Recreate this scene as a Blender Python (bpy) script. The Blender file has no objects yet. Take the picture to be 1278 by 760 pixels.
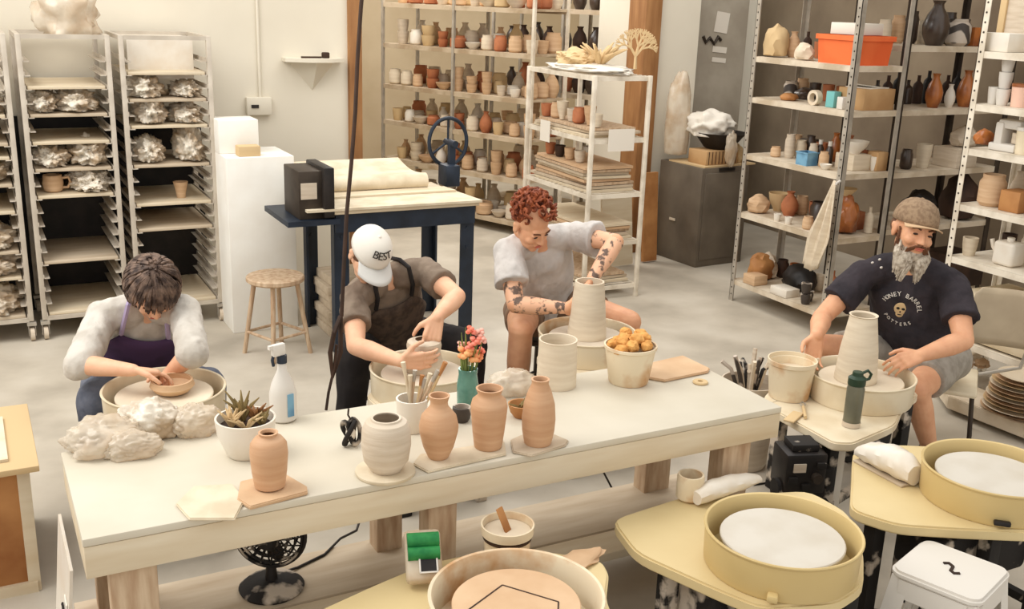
import bpy, bmesh, math, random
from mathutils import Vector, Matrix, noise, Quaternion
random.seed(7)
S = bpy.context.scene
COL = S.collection
# ---------------------------------------------------------------- camera, light, exposure
FPX, PITCH, ROLL, HC, YAW = 1300.0, math.radians(16.5), math.radians(2.0), 2.05, math.radians(28)
cd = bpy.data.cameras.new('camera'); cam = bpy.data.objects.new('camera', cd); COL.objects.link(cam)
cd.sensor_width = 36.0; cd.lens = FPX * 36.0 / 1278.0; cd.clip_end = 60
cam.location = (0, 0, HC)
cam.rotation_euler = (Matrix.Rotation(-YAW, 3, 'Z') @ Matrix.Rotation(math.pi/2 - PITCH, 3, 'X') @ Matrix.Rotation(ROLL, 3, 'Z')).to_euler()
S.camera = cam
S.view_settings.view_transform = 'Standard'; S.view_settings.look = 'None'
S.view_settings.gamma = 1.0; S.view_settings.use_curve_mapping = False
S.view_settings.exposure = 0.23
w = bpy.data.worlds.new('world'); S.world = w; w.use_nodes = True
bg = w.node_tree.nodes['Background']; bg.inputs[0].default_value = (1.0, 0.98, 0.95, 1); bg.inputs[1].default_value = 0.88
def area(name, loc, tgt, sx, sy, power, col):
    l = bpy.data.lights.new(name, 'AREA'); l.shape = 'RECTANGLE'; l.size = sx; l.size_y = sy; l.energy = power; l.color = col
    o = bpy.data.objects.new(name, l); COL.objects.link(o); o.location = loc
    o.rotation_euler = (Vector(tgt) - Vector(loc)).to_track_quat('-Z', 'Y').to_euler()
area('soft_key_area', (-1.8, 4.3, 5.0), (2.4, 4.8, 0.4), 3.6, 3.6, 200, (1.0, 0.98, 0.95))  # unseen area light added at upper left for soft shadows
area('overhead_fill_area', (3.6, 5.0, 4.4), (3.6, 5.2, 0), 3.0, 2.0, 60, (1.0, 0.98, 0.95))  # unseen area light added above the room, which has no ceiling
area('storage_fill_area', (3.6, 9.2, 3.4), (3.8, 8.9, 0), 2.0, 2.0, 80, (1.0, 0.97, 0.92))  # unseen area light added over the store room, sets how deep its shadows are

# ---------------------------------------------------------------- pixel -> room helpers (image 1278 x 760)
cT, sT, cR, sR, cY, sY = math.cos(PITCH), math.sin(PITCH), math.cos(ROLL), math.sin(ROLL), math.cos(YAW), math.sin(YAW)
def wray(px, py):
    dx = (px-639)/FPX; dy = -(py-380)/FPX
    x = dx*cR - dy*sR; y = dx*sR + dy*cR
    return Vector((x, cT + y*sT, -sT + y*cT))
def room(p): return Vector((p[0]*cY + p[1]*sY, -p[0]*sY + p[1]*cY, p[2]))
def ray(px, py): return room(wray(px, py))
def at(px, py, z=0.0):
    r = ray(px, py); return r*((z-HC)/r.z) + Vector((0, 0, HC))
def ony(px, py, y):
    r = ray(px, py); return r*(y/r.y) + Vector((0, 0, HC))
def onx(px, py, x):
    r = ray(px, py); return r*(x/r.x) + Vector((0, 0, HC))
def dep(px, py, D):
    r = wray(px, py); return room(r*(D/r.y) + Vector((0, 0, HC)))

# ---------------------------------------------------------------- materials
def lin(c):
    return tuple(((v/255.0)/12.92 if v/255.0 <= 0.04045 else ((v/255.0+0.055)/1.055)**2.4) for v in c)
MATS = {}
def mat(name, c, rough=0.7, c2=None, scale=6.0, metal=0.0, bump=0.0, bscale=None, lo=0.42, hi=0.62, detail=4.0, alpha=1.0, wave=None, stretch=None, spec=0.3, c3=None, trans=0.0, sub=0.0):
    if name in MATS: return MATS[name]
    m = bpy.data.materials.new(name); m.use_nodes = True; nt = m.node_tree; N = nt.nodes; L = nt.links
    b = N['Principled BSDF']; col = lin(c)+(1,)
    b.inputs['Base Color'].default_value = col; b.inputs['Roughness'].default_value = rough
    b.inputs['Metallic'].default_value = metal; b.inputs['Specular IOR Level'].default_value = spec
    b.inputs['Alpha'].default_value = alpha
    if trans: b.inputs['Transmission Weight'].default_value = trans
    if sub:
        b.inputs['Subsurface Weight'].default_value = sub; b.inputs['Subsurface Radius'].default_value = (0.02, 0.008, 0.004)
    tc = N.new('ShaderNodeTexCoord'); mp = N.new('ShaderNodeMapping'); L.new(tc.outputs['Object'], mp.inputs[0])
    if stretch: mp.inputs['Scale'].default_value = stretch
    if c2 is not None:
        if wave:
            n = N.new('ShaderNodeTexWave'); n.inputs['Scale'].default_value = scale; n.inputs['Distortion'].default_value = wave[1]
            n.inputs['Detail'].default_value = 2; n.bands_direction = wave[0]
            out = n.outputs['Fac']
        else:
            n = N.new('ShaderNodeTexNoise'); n.inputs['Scale'].default_value = scale; n.inputs['Detail'].default_value = detail
            out = n.outputs['Fac']
        L.new(mp.outputs[0], n.inputs['Vector'])
        r = N.new('ShaderNodeValToRGB'); L.new(out, r.inputs[0]); L.new(r.outputs[0], b.inputs['Base Color'])
        r.color_ramp.elements[0].position = lo; r.color_ramp.elements[0].color = col
        r.color_ramp.elements[1].position = hi; r.color_ramp.elements[1].color = lin(c2)+(1,)
        if c3 is not None:
            e = r.color_ramp.elements.new((lo+hi)/2); e.color = lin(c3)+(1,)
    if bump:
        n2 = N.new('ShaderNodeTexNoise'); n2.inputs['Scale'].default_value = bscale or scale*4; n2.inputs['Detail'].default_value = 5
        L.new(mp.outputs[0], n2.inputs['Vector'])
        bp = N.new('ShaderNodeBump'); bp.inputs['Strength'].default_value = bump; bp.inputs['Distance'].default_value = 0.01
        L.new(n2.outputs['Fac'], bp.inputs['Height']); L.new(bp.outputs[0], b.inputs['Normal'])
    MATS[name] = m; return m
M = {}
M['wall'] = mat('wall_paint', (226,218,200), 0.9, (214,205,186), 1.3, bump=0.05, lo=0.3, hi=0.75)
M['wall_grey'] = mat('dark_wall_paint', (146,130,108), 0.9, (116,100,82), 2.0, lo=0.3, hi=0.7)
M['floor'] = mat('concrete', (168,158,142), 0.55, (200,191,175), 2.2, bump=0.05, bscale=30, lo=0.34, hi=0.70, detail=10, c3=(187,177,160))
M['tabletop'] = mat('table_paint', (208,199,180), 0.6, (198,188,167), 4, lo=0.35, hi=0.8)
M['whitewood'] = mat('painted_wood', (240,237,228), 0.6, (230,224,212), 5, lo=0.35, hi=0.8)
M['palewood'] = mat('pale_plywood', (216,202,176), 0.7, (202,182,150), 3, stretch=(1,8,8), lo=0.3, hi=0.75)
M['greywood'] = mat('dusty_wood', (202,186,162), 0.8, (180,160,134), 3.5, stretch=(1,6,6), lo=0.3, hi=0.75)
M['legwood'] = mat('raw_lumber', (206,182,152), 0.8, (160,124,92), 7, stretch=(6,6,1), lo=0.3, hi=0.8)
M['brownwood'] = mat('brown_trim', (168,122,78), 0.6, (128,84,48), 3, stretch=(6,6,1), lo=0.3, hi=0.8)
M['orangewood'] = mat('stained_plywood', (196,142,88), 0.6, (132,76,34), 4, lo=0.3, hi=0.75)
M['alu'] = mat('dull_aluminium', (206,196,180), 0.5, (178,166,150), 9, metal=0.15, lo=0.3, hi=0.8)
M['steel'] = mat('galvanised_steel', (190,182,168), 0.45, (158,149,136), 14, metal=0.35, lo=0.3, hi=0.8)
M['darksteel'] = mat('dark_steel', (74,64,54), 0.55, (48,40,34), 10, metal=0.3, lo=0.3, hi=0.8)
M['whitesteel'] = mat('white_steel', (228,218,200), 0.5, (206,194,174), 10)
M['shelftop'] = mat('dusty_shelf', (214,200,178), 0.8, (186,168,142), 6)
M['navy'] = mat('navy_enamel', (34,44,58), 0.45, (24,32,42), 6, spec=0.4)
M['black'] = mat('black_plastic', (30,26,24), 0.5, (44,38,34), 8)
M['blackclay'] = mat('black_with_slip', (34,30,27), 0.7, (196,182,164), 11, lo=0.50, hi=0.60, bump=0.2)
M['blackclay2'] = mat('black_with_few_splashes', (34,30,27), 0.7, (196,182,164), 9, lo=0.60, hi=0.66)
M['canvas'] = mat('canvas', (220,206,180), 0.95, (204,188,160), 8, bump=0.1, bscale=80)
M['terracotta'] = mat('wet_terracotta', (206,166,130), 0.55, (188,142,104), 5, stretch=(1,1,9), bump=0.15, bscale=9, lo=0.3, hi=0.75)
M['tanclay'] = mat('tan_clay', (212,180,144), 0.7, (190,152,114), 6, stretch=(1,1,8), bump=0.15, lo=0.3, hi=0.75)
M['greyclay'] = mat('grey_clay', (214,200,180), 0.7, (192,174,150), 6, stretch=(1,1,8), bump=0.15, lo=0.3, hi=0.75)
M['paleclay'] = mat('pale_clay', (222,208,184), 0.7, (204,186,160), 6, stretch=(1,1,8), bump=0.1, lo=0.3, hi=0.75)
M['redclay'] = mat('red_clay', (184,116,78), 0.7, (150,88,58), 6, bump=0.15)
M['whiteglaze'] = mat('white_glaze', (226,218,204), 0.35, (220,208,190), 8)
M['darkglaze'] = mat('dark_glaze', (70,56,46), 0.3, (44,34,28), 6, spec=0.6)
M['amber'] = mat('amber_glaze', (176,104,48), 0.3, (120,60,28), 8, spec=0.6)
M['greenglaze'] = mat('teal_glass', (96,144,128), 0.2, (58,104,92), 14, spec=0.6, lo=0.35, hi=0.65)
M['bluepl'] = mat('blue_plastic', (120,166,192), 0.4, (90,134,166), 10)
M['tealpl'] = mat('teal_plastic', (120,186,184), 0.4)
M['orangepl'] = mat('orange_plastic', (238,118,66), 0.45, (228,102,54), 4)
M['pinkpl'] = mat('pink_plastic', (232,190,168), 0.5)
M['greenpl'] = mat('green_sponge', (24,110,56), 0.6, (60,150,76), 22, lo=0.4, hi=0.8)
M['whitepl'] = mat('white_plastic', (216,210,200), 0.35)
M['creampl'] = mat('cream_plastic', (228,214,186), 0.45, (214,196,164), 5)
M['yellowpl'] = mat('yellow_pan', (208,184,130), 0.4, (196,170,114), 3, lo=0.3, hi=0.8)
M['yellowtop'] = mat('yellow_laminate', (216,196,148), 0.45, (202,178,128), 3, lo=0.3, hi=0.8)
M['slipcream'] = mat('slip_spattered_cream', (222,206,176), 0.6, (192,144,94), 8, lo=0.47, hi=0.70)
M['card'] = mat('cardboard', (196,158,112), 0.85, (176,136,92), 4)
M['paper'] = mat('white_paper', (228,220,206), 0.9)
M['papertan'] = mat('kraft_paper', (206,178,134), 0.9)
M['plastic'] = mat('thin_plastic_wrap', (230,220,202), 0.3, (188,164,134), 9, alpha=0.95, spec=0.6, bump=0.9, bscale=22)
M['bag'] = mat('clear_bag', (228,214,192), 0.25, (204,178,146), 6, alpha=0.60, spec=0.7, bump=0.6, bscale=12)
M['sponge'] = mat('natural_sponge', (222,166,96), 0.95, (196,136,70), 30, bump=0.6, bscale=60)
M['greytin'] = mat('gunmetal_paint', (116,105,91), 0.5, (94,84,72), 4, bump=0.05, lo=0.3, hi=0.7)
M['locker'] = mat('locker_paint', (178,169,153), 0.5, (162,152,136), 3)
M['batwhite'] = mat('white_bat', (204,197,184), 0.6, (194,185,169), 5)
M['leaf'] = mat('dry_leaf', (150,130,84), 0.8, (110,92,56), 12)
M['stone'] = mat('river_stone', (70,62,56), 0.5, (190,176,160), 5, wave=('DIAGONAL', 4.0), lo=0.4, hi=0.6)
M['bottle'] = mat('olive_bottle', (118,116,98), 0.35, (104,102,86), 5, metal=0.3)
M['dkgreen'] = mat('dark_green_lid', (44,62,46), 0.4)
M['flower'] = mat('coral_petals', (236,110,80), 0.7, (240,150,130), 10)
M['peach'] = mat('peach_petals', (240,176,116), 0.7, (232,140,96), 16)
M['pinkflower'] = mat('pink_petals', (238,178,160), 0.7)
M['stem'] = mat('green_stem', (120,132,70), 0.7)
M['dkbrown'] = mat('dark_brown', (66,46,34), 0.7, (48,34,26), 8)
M['wall_store'] = mat('store_wall', (196,178,148), 0.9, (178,158,128), 2.0, lo=0.3, hi=0.75)
M['shelfstore'] = mat('store_shelf', (196,178,152), 0.8, (168,146,118), 6)
M['books'] = mat('dark_row', (88,60,44), 0.7, (46,34,28), 9)

# ---------------------------------------------------------------- mesh builder
class MB:
    def __init__(s): s.bm = bmesh.new()
    def _x(s, vs, Mx):
        if Mx is not None: bmesh.ops.transform(s.bm, matrix=Mx, verts=vs)
    def box(s, c, d, rz=0.0, bev=0.0, Mx=None, seg=2, rx=0.0, ry=0.0):
        g = bmesh.ops.create_cube(s.bm, size=1.0); vs = g['verts']
        bmesh.ops.scale(s.bm, vec=Vector(d), verts=vs)
        if bev:
            es = list({e for v in vs for e in v.link_edges})
            r = bmesh.ops.bevel(s.bm, geom=es, offset=min(bev, min(d)*0.49), segments=seg, affect='EDGES', profile=0.5)
            vs = list({v for f in r['faces'] for v in f.verts} | {v for v in vs if v.is_valid})
        T = Matrix.Translation(Vector(c)) @ Matrix.Rotation(rz, 4, 'Z') @ Matrix.Rotation(rx, 4, 'X') @ Matrix.Rotation(ry, 4, 'Y')
        if Mx is not None: T = Mx @ T
        bmesh.ops.transform(s.bm, matrix=T, verts=vs); return s
    def bar(s, p0, p1, w, h=None, bev=0.0):
        p0, p1 = Vector(p0), Vector(p1); d = p1-p0; q = d.to_track_quat('Z', 'X' if abs(d.z) > 0.9*d.length else 'Y')
        g = bmesh.ops.create_cube(s.bm, size=1.0); vs = g['verts']
        bmesh.ops.scale(s.bm, vec=Vector((w, h or w, d.length)), verts=vs)
        if bev:
            es = list({e for v in vs for e in v.link_edges})
            r = bmesh.ops.bevel(s.bm, geom=es, offset=bev, segments=1, affect='EDGES'); vs = list({v for f in r['faces'] for v in f.verts} | {v for v in vs if v.is_valid})
        bmesh.ops.transform(s.bm, matrix=Matrix.Translation((p0+p1)/2) @ q.to_matrix().to_4x4(), verts=vs); return s
    def ring(s, c, q, rx, ry, n):
        return [s.bm.verts.new(Vector(c) + q @ Vector((rx*math.cos(2*math.pi*i/n), ry*math.sin(2*math.pi*i/n), 0))) for i in range(n)]
    def loft(s, rings, cap0=True, cap1=True, closed=False):
        n = len(rings[0])
        for a, b in zip(rings, rings[1:]):
            for i in range(n):
                s.bm.faces.new((a[i], a[(i+1) % n], b[(i+1) % n], b[i]))
        if closed:
            a, b = rings[-1], rings[0]
            for i in range(n): s.bm.faces.new((a[i], a[(i+1) % n], b[(i+1) % n], b[i]))
        else:
            if cap0: s.bm.faces.new(list(reversed(rings[0])))
            if cap1: s.bm.faces.new(rings[-1])
        return s
    def cyl(s, p0, p1, r0, r1=None, n=16, cap0=True, cap1=True):
        p0, p1 = Vector(p0), Vector(p1); r1 = r0 if r1 is None else r1
        q = (p1-p0).to_track_quat('Z', 'Y')
        return s.loft([s.ring(p0, q, r0, r0, n), s.ring(p1, q, r1, r1, n)], cap0, cap1)
    def tube(s, pts, r, n=8, radii=None):
        pts = [Vector(p) for p in pts]; rings = []
        q = None
        for i, p in enumerate(pts):
            t = (pts[min(i+1, len(pts)-1)] - pts[max(i-1, 0)]).normalized()
            if q is None: q = t.to_track_quat('Z', 'Y')
            else: q = (q @ Vector((0, 0, 1))).rotation_difference(t) @ q
            rr = radii[i] if radii else r
            rings.append(s.ring(p, q, rr, rr, n))
        return s.loft(rings)
    def ell(s, c, r, q=None, u=16, v=10):
        g = bmesh.ops.create_uvsphere(s.bm, u_segments=u, v_segments=v, radius=1.0)
        T = Matrix.Translation(Vector(c))
        if q is not None: T = T @ (q.to_matrix().to_4x4() if isinstance(q, Quaternion) else q.to_4x4())
        T = T @ Matrix.Diagonal(Vector((r[0], r[1], r[2], 1)))
        bmesh.ops.transform(s.bm, matrix=T, verts=g['verts']); return s
    def cap(s, p0, p1, r0, r1, n=14):          # tapered capsule
        p0, p1 = Vector(p0), Vector(p1)
        s.ell(p0, (r0,)*3, u=n, v=8); s.ell(p1, (r1,)*3, u=n, v=8); s.cyl(p0, p1, r0, r1, n); return s
    def lathe(s, prof, c=(0, 0, 0), n=32, closed=False, sx=1.0, sy=1.0, q=None):
        c = Vector(c); rings = []
        for r, z in prof:
            rr = max(r, 0.0004)
            rg = []
            for i in range(n):
                p = Vector((rr*sx*math.cos(2*math.pi*i/n), rr*sy*math.sin(2*math.pi*i/n), z))
                if q is not None: p = q @ p
                rg.append(s.bm.verts.new(c + p))
            rings.append(rg)
        return s.loft(rings, closed=closed)
    def prism(s, poly, z0, z1, bev=0.0):
        b = [s.bm.verts.new((p[0], p[1], z0)) for p in poly]; t = [s.bm.verts.new((p[0], p[1], z1)) for p in poly]
        n = len(poly); fs = [s.bm.faces.new(t), s.bm.faces.new(list(reversed(b)))]
        for i in range(n): fs.append(s.bm.faces.new((b[i], b[(i+1) % n], t[(i+1) % n], t[i])))
        bmesh.ops.recalc_face_normals(s.bm, faces=fs)
        if bev:
            es = list(set(fs[0].edges) | set(fs[1].edges))
            bmesh.ops.bevel(s.bm, geom=es, offset=bev, segments=2, affect='EDGES')
        return s
    def crumple(s, c, r, seed=0, amp=0.25, freq=2.2, sub=4, flat=True, rz=0.0):
        g = bmesh.ops.create_icosphere(s.bm, subdivisions=sub, radius=1.0)
        o = Vector((seed*3.17, seed*1.31, seed*7.7))
        ca, sa = math.cos(rz), math.sin(rz)
        for v in g['verts']:
            p = v.co.copy()
            k = noise.noise(p*freq+o)*amp + abs(noise.noise(p*freq*2.3+o))*amp*0.9 - abs(noise.noise(p*freq*5+o))*amp*0.35
            p *= (1+k)
            if flat and p.z < -0.55: p.z = -0.55 + (p.z+0.55)*0.06
            x, y = p.x*r[0], p.y*r[1]
            v.co = Vector((x*ca-y*sa, x*sa+y*ca, p.z*r[2])) + Vector(c)
        return s
    def done(s, name, m, parent=None, loc=None, rz=0.0, smooth=True, ang=38):
        bmesh.ops.recalc_face_normals(s.bm, faces=s.bm.faces)
        me = bpy.data.meshes.new(name); s.bm.to_mesh(me); s.bm.free()
        if m in ('bag', 'plastic') or (m == 'paper' and len(me.polygons) > 500): ang = 180
        if smooth:
            for p in me.polygons: p.use_smooth = True
            me.set_sharp_from_angle(angle=math.radians(ang))
        me.materials.append(M[m] if isinstance(m, str) else m)
        o = bpy.data.objects.new(name, me); COL.objects.link(o)
        if parent is not None: o.parent = parent
        if loc is not None: o.location = loc
        if rz: o.rotation_euler = (0, 0, rz)
        return o
def tag(o, label, cat, group=None):
    o['label'] = label; o['category'] = cat
    if group: o['group'] = group
    return o
def thing(name, label, cat, loc=(0, 0, 0), rz=0.0, group=None):
    o = bpy.data.objects.new(name, None); COL.objects.link(o); o.empty_display_size = 0.05
    o.location = loc; o.rotation_euler = (0, 0, rz); return tag(o, label, cat, group)
def solo(name, mb, m, label, cat, loc=(0, 0, 0), rz=0.0, group=None):
    return tag(mb.done(name, m, None, loc, rz), label, cat, group)
def struct(name, mb, m):
    o = mb.done(name, m); o['kind'] = 'structure'; return o
def dup(o, loc=None, rz=None, label=None, group=None, parent=None, scale=None):
    c = o.copy(); COL.objects.link(c)
    if parent is not None: c.parent = parent
    if loc is not None: c.location = loc
    if rz is not None: c.rotation_euler = (0, 0, rz)
    if scale is not None: c.scale = (scale,)*3
    if label: c['label'] = label
    if group: c['group'] = group
    for ch in [x for x in COL.objects if x.parent == o]: dup(ch, parent=c)
    return c
# ================================================================ the room
WY = 7.15                                                            # face of the back wall
struct('floor', MB().box((3.5, 5.5, -0.05), (14, 14, 0.1)), 'floor')
OL, OR = ony(434, 100, WY).x, ony(817, 100, WY).x                     # the opening into the store room
struct('wall_back', MB().box(((-2.5+OL)/2, WY+0.1, 1.7), (OL+2.5, 0.2, 3.4)), 'wall')
CR = ony(869, 80, WY).x
struct('wall_column', MB().box(((OR+CR)/2, WY+0.45, 1.7), (CR-OR, 0.9, 3.4)), 'wall')
struct('wall_far', MB().box(((CR+8.5)/2, WY+0.95, 1.7), (8.5-CR, 0.1, 3.4)), 'wall')
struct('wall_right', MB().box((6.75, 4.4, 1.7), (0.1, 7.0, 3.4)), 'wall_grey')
struct('wall_storage', MB().box((4.6, 11.6, 1.7), (7.0, 0.1, 3.4)), 'wall_store')
struct('wall_storage_left', MB().box((1.6, 9.4, 1.7), (0.1, 4.3, 3.4)), 'wall')
struct('wall_storage_right', MB().box((7.0, 9.9, 1.7), (0.1, 3.4, 3.4)), 'wall')
tl = ony(450, 100, WY).x
struct('trim_1', MB().box(((OL+tl)/2, WY+0.08, 1.7), (tl-OL, 0.24, 3.4), bev=0.006), 'brownwood')
tr = ony(797, 100, WY).x
struct('trim_2', MB().box(((OR+tr)/2, WY+0.08, 1.7), (OR-tr, 0.24, 3.4), bev=0.006), 'brownwood')
# conduit and switch plate on the wall
x = ony(322, 60, WY).x; zb = ony(322, 122, WY).z
solo('wall_conduit', MB().cyl((0, 0, 0), (0, 0, 3.3-zb), 0.009, n=8), 'wall', 'thin painted conduit running up the cream wall above the white plinth', 'pipe', (x, WY-0.010, zb))
c = ony(322, 132, WY)
t = thing('outlet_box', 'small flat outlet box on cream wall at the foot of the conduit', 'outlet', (c.x, WY, c.z))
MB().box((0, -0.02, 0), (0.17, 0.04, 0.12), bev=0.006).done('cover', 'wall', t)
MB().box((-0.03, -0.042, 0.0), (0.05, 0.008, 0.022)).done('switch', 'black', t)

# little wall shelf
a, b = ony(352, 74, WY), ony(425, 74, WY)
t = thing('wall_shelf', 'small triangular plaster shelf on the cream wall left of the doorway', 'shelf', ((a.x+b.x)/2, WY, a.z))
wsh = b.x-a.x
MB().prism([(-wsh/2, 0), (-wsh/2, -0.08), (-0.05, -0.16), (0.1, -0.16), (wsh/2, -0.08), (wsh/2, 0)], -0.012, 0.012).done('shelf_board', 'wall', t)
m = MB()
v = [m.bm.verts.new(p) for p in ((-wsh*0.4, 0, -0.012), (wsh*0.4, 0, -0.012), (0.0, 0, -0.21), (0.0, -0.13, -0.012))]
for f in ((0, 1, 2), (0, 3, 1), (1, 3, 2), (2, 3, 0)): m.bm.faces.new([v[i] for i in f])
m.done('bracket', 'wall', t)
solo('small_tool', MB().box((-0.05, 0, 0.006), (0.14, 0.02, 0.012)).box((0.05, 0, 0.02), (0.05, 0.04, 0.04), bev=0.008), 'dkbrown', 'small dark tool lying on the wall shelf', 'tool', ((a.x+b.x)/2+0.03, WY-0.06, a.z+0.012))

# black cord drop
p0 = dep(454, -30, 4.35); p1 = dep(425, 395, 4.05); p2 = dep(420, 430, 4.02); p3 = dep(407, 512, 3.95)
t = thing('power_cable', 'black power cord hanging down in front of the doorway with its end tied up', 'cord', (p0.x, p0.y, 3.2))
top = p0 + (p0-p1)*((3.2-p0.z)/(p0.z-p1.z))
o = Vector(t.location)
pts = [top.lerp(p1, k/12)+Vector((0.004*math.sin(k*1.7), 0, 0))-o for k in range(13)]
MB().tube(pts, 0.0085, 8).done('cord', 'dkbrown', t)
MB().tube([p1-o, dep(417, 415, 4.0)-o, dep(412, 440, 4.0)-o, dep(415, 470, 4.0)-o, dep(425, 440, 4.04)-o, p1-o], 0.010, 8).done('loop', 'dkbrown', t)
MB().tube([p2-o, dep(417, 460, 4.0)-o, dep(410, 490, 3.97)-o, p3-o], 0.006, 8).done('tail', 'dkbrown', t)

# ================================================================ racks
RY = 6.46
def rack(x0, x1, label):
    t = thing('sheet_pan_rack', label, 'rack', ((x0+x1)/2, RY, 0))
    W, D, Hh = x1-x0, 0.62, 1.76
    for sx in (-1, 1):
        for y in (0.014, D-0.014):
            MB().box((sx*(W/2-0.014), y, (Hh+0.12)/2), (0.028, 0.028, Hh-0.12), bev=0.003).done('post', 'alu', t)
            cs_ = MB().box((sx*(W/2-0.014), y, 0.105), (0.05, 0.05, 0.02)).box((sx*(W/2-0.014)-0.018, y, 0.065), (0.004, 0.03, 0.07)).box((sx*(W/2-0.014)+0.018, y, 0.065), (0.004, 0.03, 0.07)).done('caster', 'steel', t)
            MB().cyl((sx*(W/2-0.014)-0.012, y, 0.0405), (sx*(W/2-0.014)+0.012, y, 0.0405), 0.040, n=20).done('wheel', 'greyclay', cs_)
        MB().box((sx*(W/2-0.014), D/2, Hh-0.012), (0.026, D-0.05, 0.024)).done('top_rail', 'alu', t)
        for k in range(20):
            z = 0.15 + k*0.0775
            MB().box((sx*(W/2-0.030), D/2, z), (0.005, D, 0.026)).box((sx*(W/2-0.046), D/2, z-0.011), (0.032, D, 0.004)).done('runner', 'alu', t)
    for y in (0.014, D-0.014):
        MB().box((0, y, Hh-0.012), (W-0.05, 0.024, 0.024)).done('top_rail', 'alu', t)
        MB().box((0, y, 0.128), (W-0.05, 0.024, 0.024)).done('bottom_rail', 'alu', t)
    return t
R1, R2, R3 = (-0.26, 0.255), (0.30, 0.79), (0.835, 1.355)
rack(*R1, 'aluminium sheet pan rack cut off by the left edge of the photo')
rack(*R2, 'aluminium sheet pan rack standing second from the left behind the grey-shirted potter')
rack(*R3, 'tallest-looking aluminium sheet pan rack, third from left beside the white plinth')
solo('blackboard', MB().box((0, 0, 0.62), (1.9, 0.03, 1.24)), 'black', 'large black board leaning behind the sheet pan racks', 'board', (0.45, WY-0.025, 0.0))
def runner_z(z):   # nearest runner shelf
    k = round((z-0.15+0.013+0.006)/0.0775); return 0.15+max(k, 0)*0.0775-0.009
boards = {1: [158, 177, 208, 233, 263, 318, 356, 408], 2: [109, 144, 178, 218, 254, 337, 397], 3: [101, 131, 166, 217, 253, 287, 380]}
brd = {}
ordn = ['top', 'second', 'third', 'fourth', 'fifth', 'sixth', 'seventh', 'eighth']
rn = {1: 'leftmost rack', 2: 'second rack', 3: 'rack by the plinth'}
for ri, (xa, xb) in ((1, R1), (2, R2), (3, R3)):
    for i, py in enumerate(boards[ri]):
        px = {1: 5, 2: 95, 3: 205}[ri]
        z = runner_z(ony(px, py, RY).z)
        b = solo('ware_board', MB().box((0, 0.31, 0.009), (xb-xa-0.082, 0.60, 0.018), bev=0.002), 'greywood' if i % 2 else 'palewood', 'flat wooden ware board %s from the top in the %s' % (ordn[i] if i else 'first', rn[ri]), 'board', ((xa+xb)/2, RY+0.005, z))
        brd[(ri, i)] = (xa, xb, z+0.018)
def lump(ri, i, px, w, h, seed, m='plastic', what='crumpled plastic over wet pots', name='plastic_wrap', dy=0.25, d=0.2, where=''):
    xa, xb, z = brd[(ri, i)]
    x = ony(px, 200, RY+dy).x
    x = min(max(x, xa+0.05+w*0.5), xb-0.05-w*0.5)
    solo(name, MB().crumple((0, 0, h*0.5), (w*0.50, d*0.9, h*0.75), seed, 0.36, freq=3.0, sub=5), m, '%s, %s board of the %s%s' % (what, ordn[i], rn[ri], where), 'plastic sheet' if 'plastic' in name else 'pottery', (x, RY+dy, z))
lump(2, 1, 45, 0.15, 0.09, 1, where=', left', dy=0.2); lump(2, 1, 100, 0.22, 0.10, 2, where=', right', dy=0.2)
lump(2, 3, 60, 0.18, 0.09, 3, where=', left', dy=0.2); lump(2, 3, 110, 0.20, 0.12, 4, where=', right', dy=0.2)
lump(2, 4, 120, 0.20, 0.10, 5, 'whiteglaze', 'crumpled grey-white plastic over a bowl', where=' beside a mug', dy=0.2)
lump(3, 1, 185, 0.20, 0.10, 6, where=', left', dy=0.2); lump(3, 1, 235, 0.16, 0.07, 7, where=', right', dy=0.2)
lump(3, 2, 190, 0.18, 0.13, 8, where=', left', dy=0.2); lump(3, 2, 235, 0.18, 0.09, 9, where=', right', dy=0.2)
lump(3, 3, 185, 0.17, 0.12, 10, where=', left', dy=0.2); lump(3, 3, 235, 0.16, 0.16, 11, where=', right', dy=0.2)
for k, i in enumerate((0, 3, 5, 6, 7)):
    lump(1, i, 5, 0.26, 0.11, 20+k, dy=0.2)
def lathe_obj(name, prof, m, label, cat, loc, n=28, group=None, rz=0.0, scale=1.0):
    return solo(name, MB().lathe([(r*scale, z*scale) for r, z in prof], n=n), m, label, cat, loc, rz, group)
def hollow(prof, t=0.006):       # outside profile bottom->top becomes a walled vessel
    return [(0.0, prof[0][1])] + prof + [(max(r-t, 0.001), max(z, prof[0][1]+t)) for r, z in reversed(prof)] + [(0.0, prof[0][1]+t)]
CUP = [(0.028, 0), (0.034, 0.03), (0.040, 0.08)]
z = brd[(2, 4)][2]; x = ony(60, 240, RY+0.15).x
t = thing('mug', 'tan clay mug with two round holes on the fifth board of the second rack', 'mug', (x+0.03, RY+0.14, z))
MB().lathe(hollow([(0.035, 0), (0.05, 0.01), (0.058, 0.05), (0.052, 0.10)])).done('cup_body', 'tanclay', t)
MB().tube([(0.045, -0.01, 0.08), (0.085, -0.01, 0.085), (0.095, -0.01, 0.055), (0.08, -0.01, 0.025), (0.05, -0.01, 0.025)], 0.008).done('handle', 'tanclay', t)
z = brd[(3, 4)][2]
lathe_obj('clay_cup', hollow([(0.026, 0), (0.03, 0.03), (0.043, 0.09), (0.045, 0.1)]), 'tanclay', 'pink-tan footed clay cup on the fifth board of the rack beside the plinth', 'cup', (1.16, RY+0.15, z))
# plastic draped over the tops
zt = 1.761
solo('plastic_bag', MB().crumple((0, 0, 0.10), (0.16, 0.16, 0.20), 31, 0.35, sub=4), 'bag', 'loose translucent plastic bag piled on top of the second rack', 'bag', (0.60, RY+0.25, zt))
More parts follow.
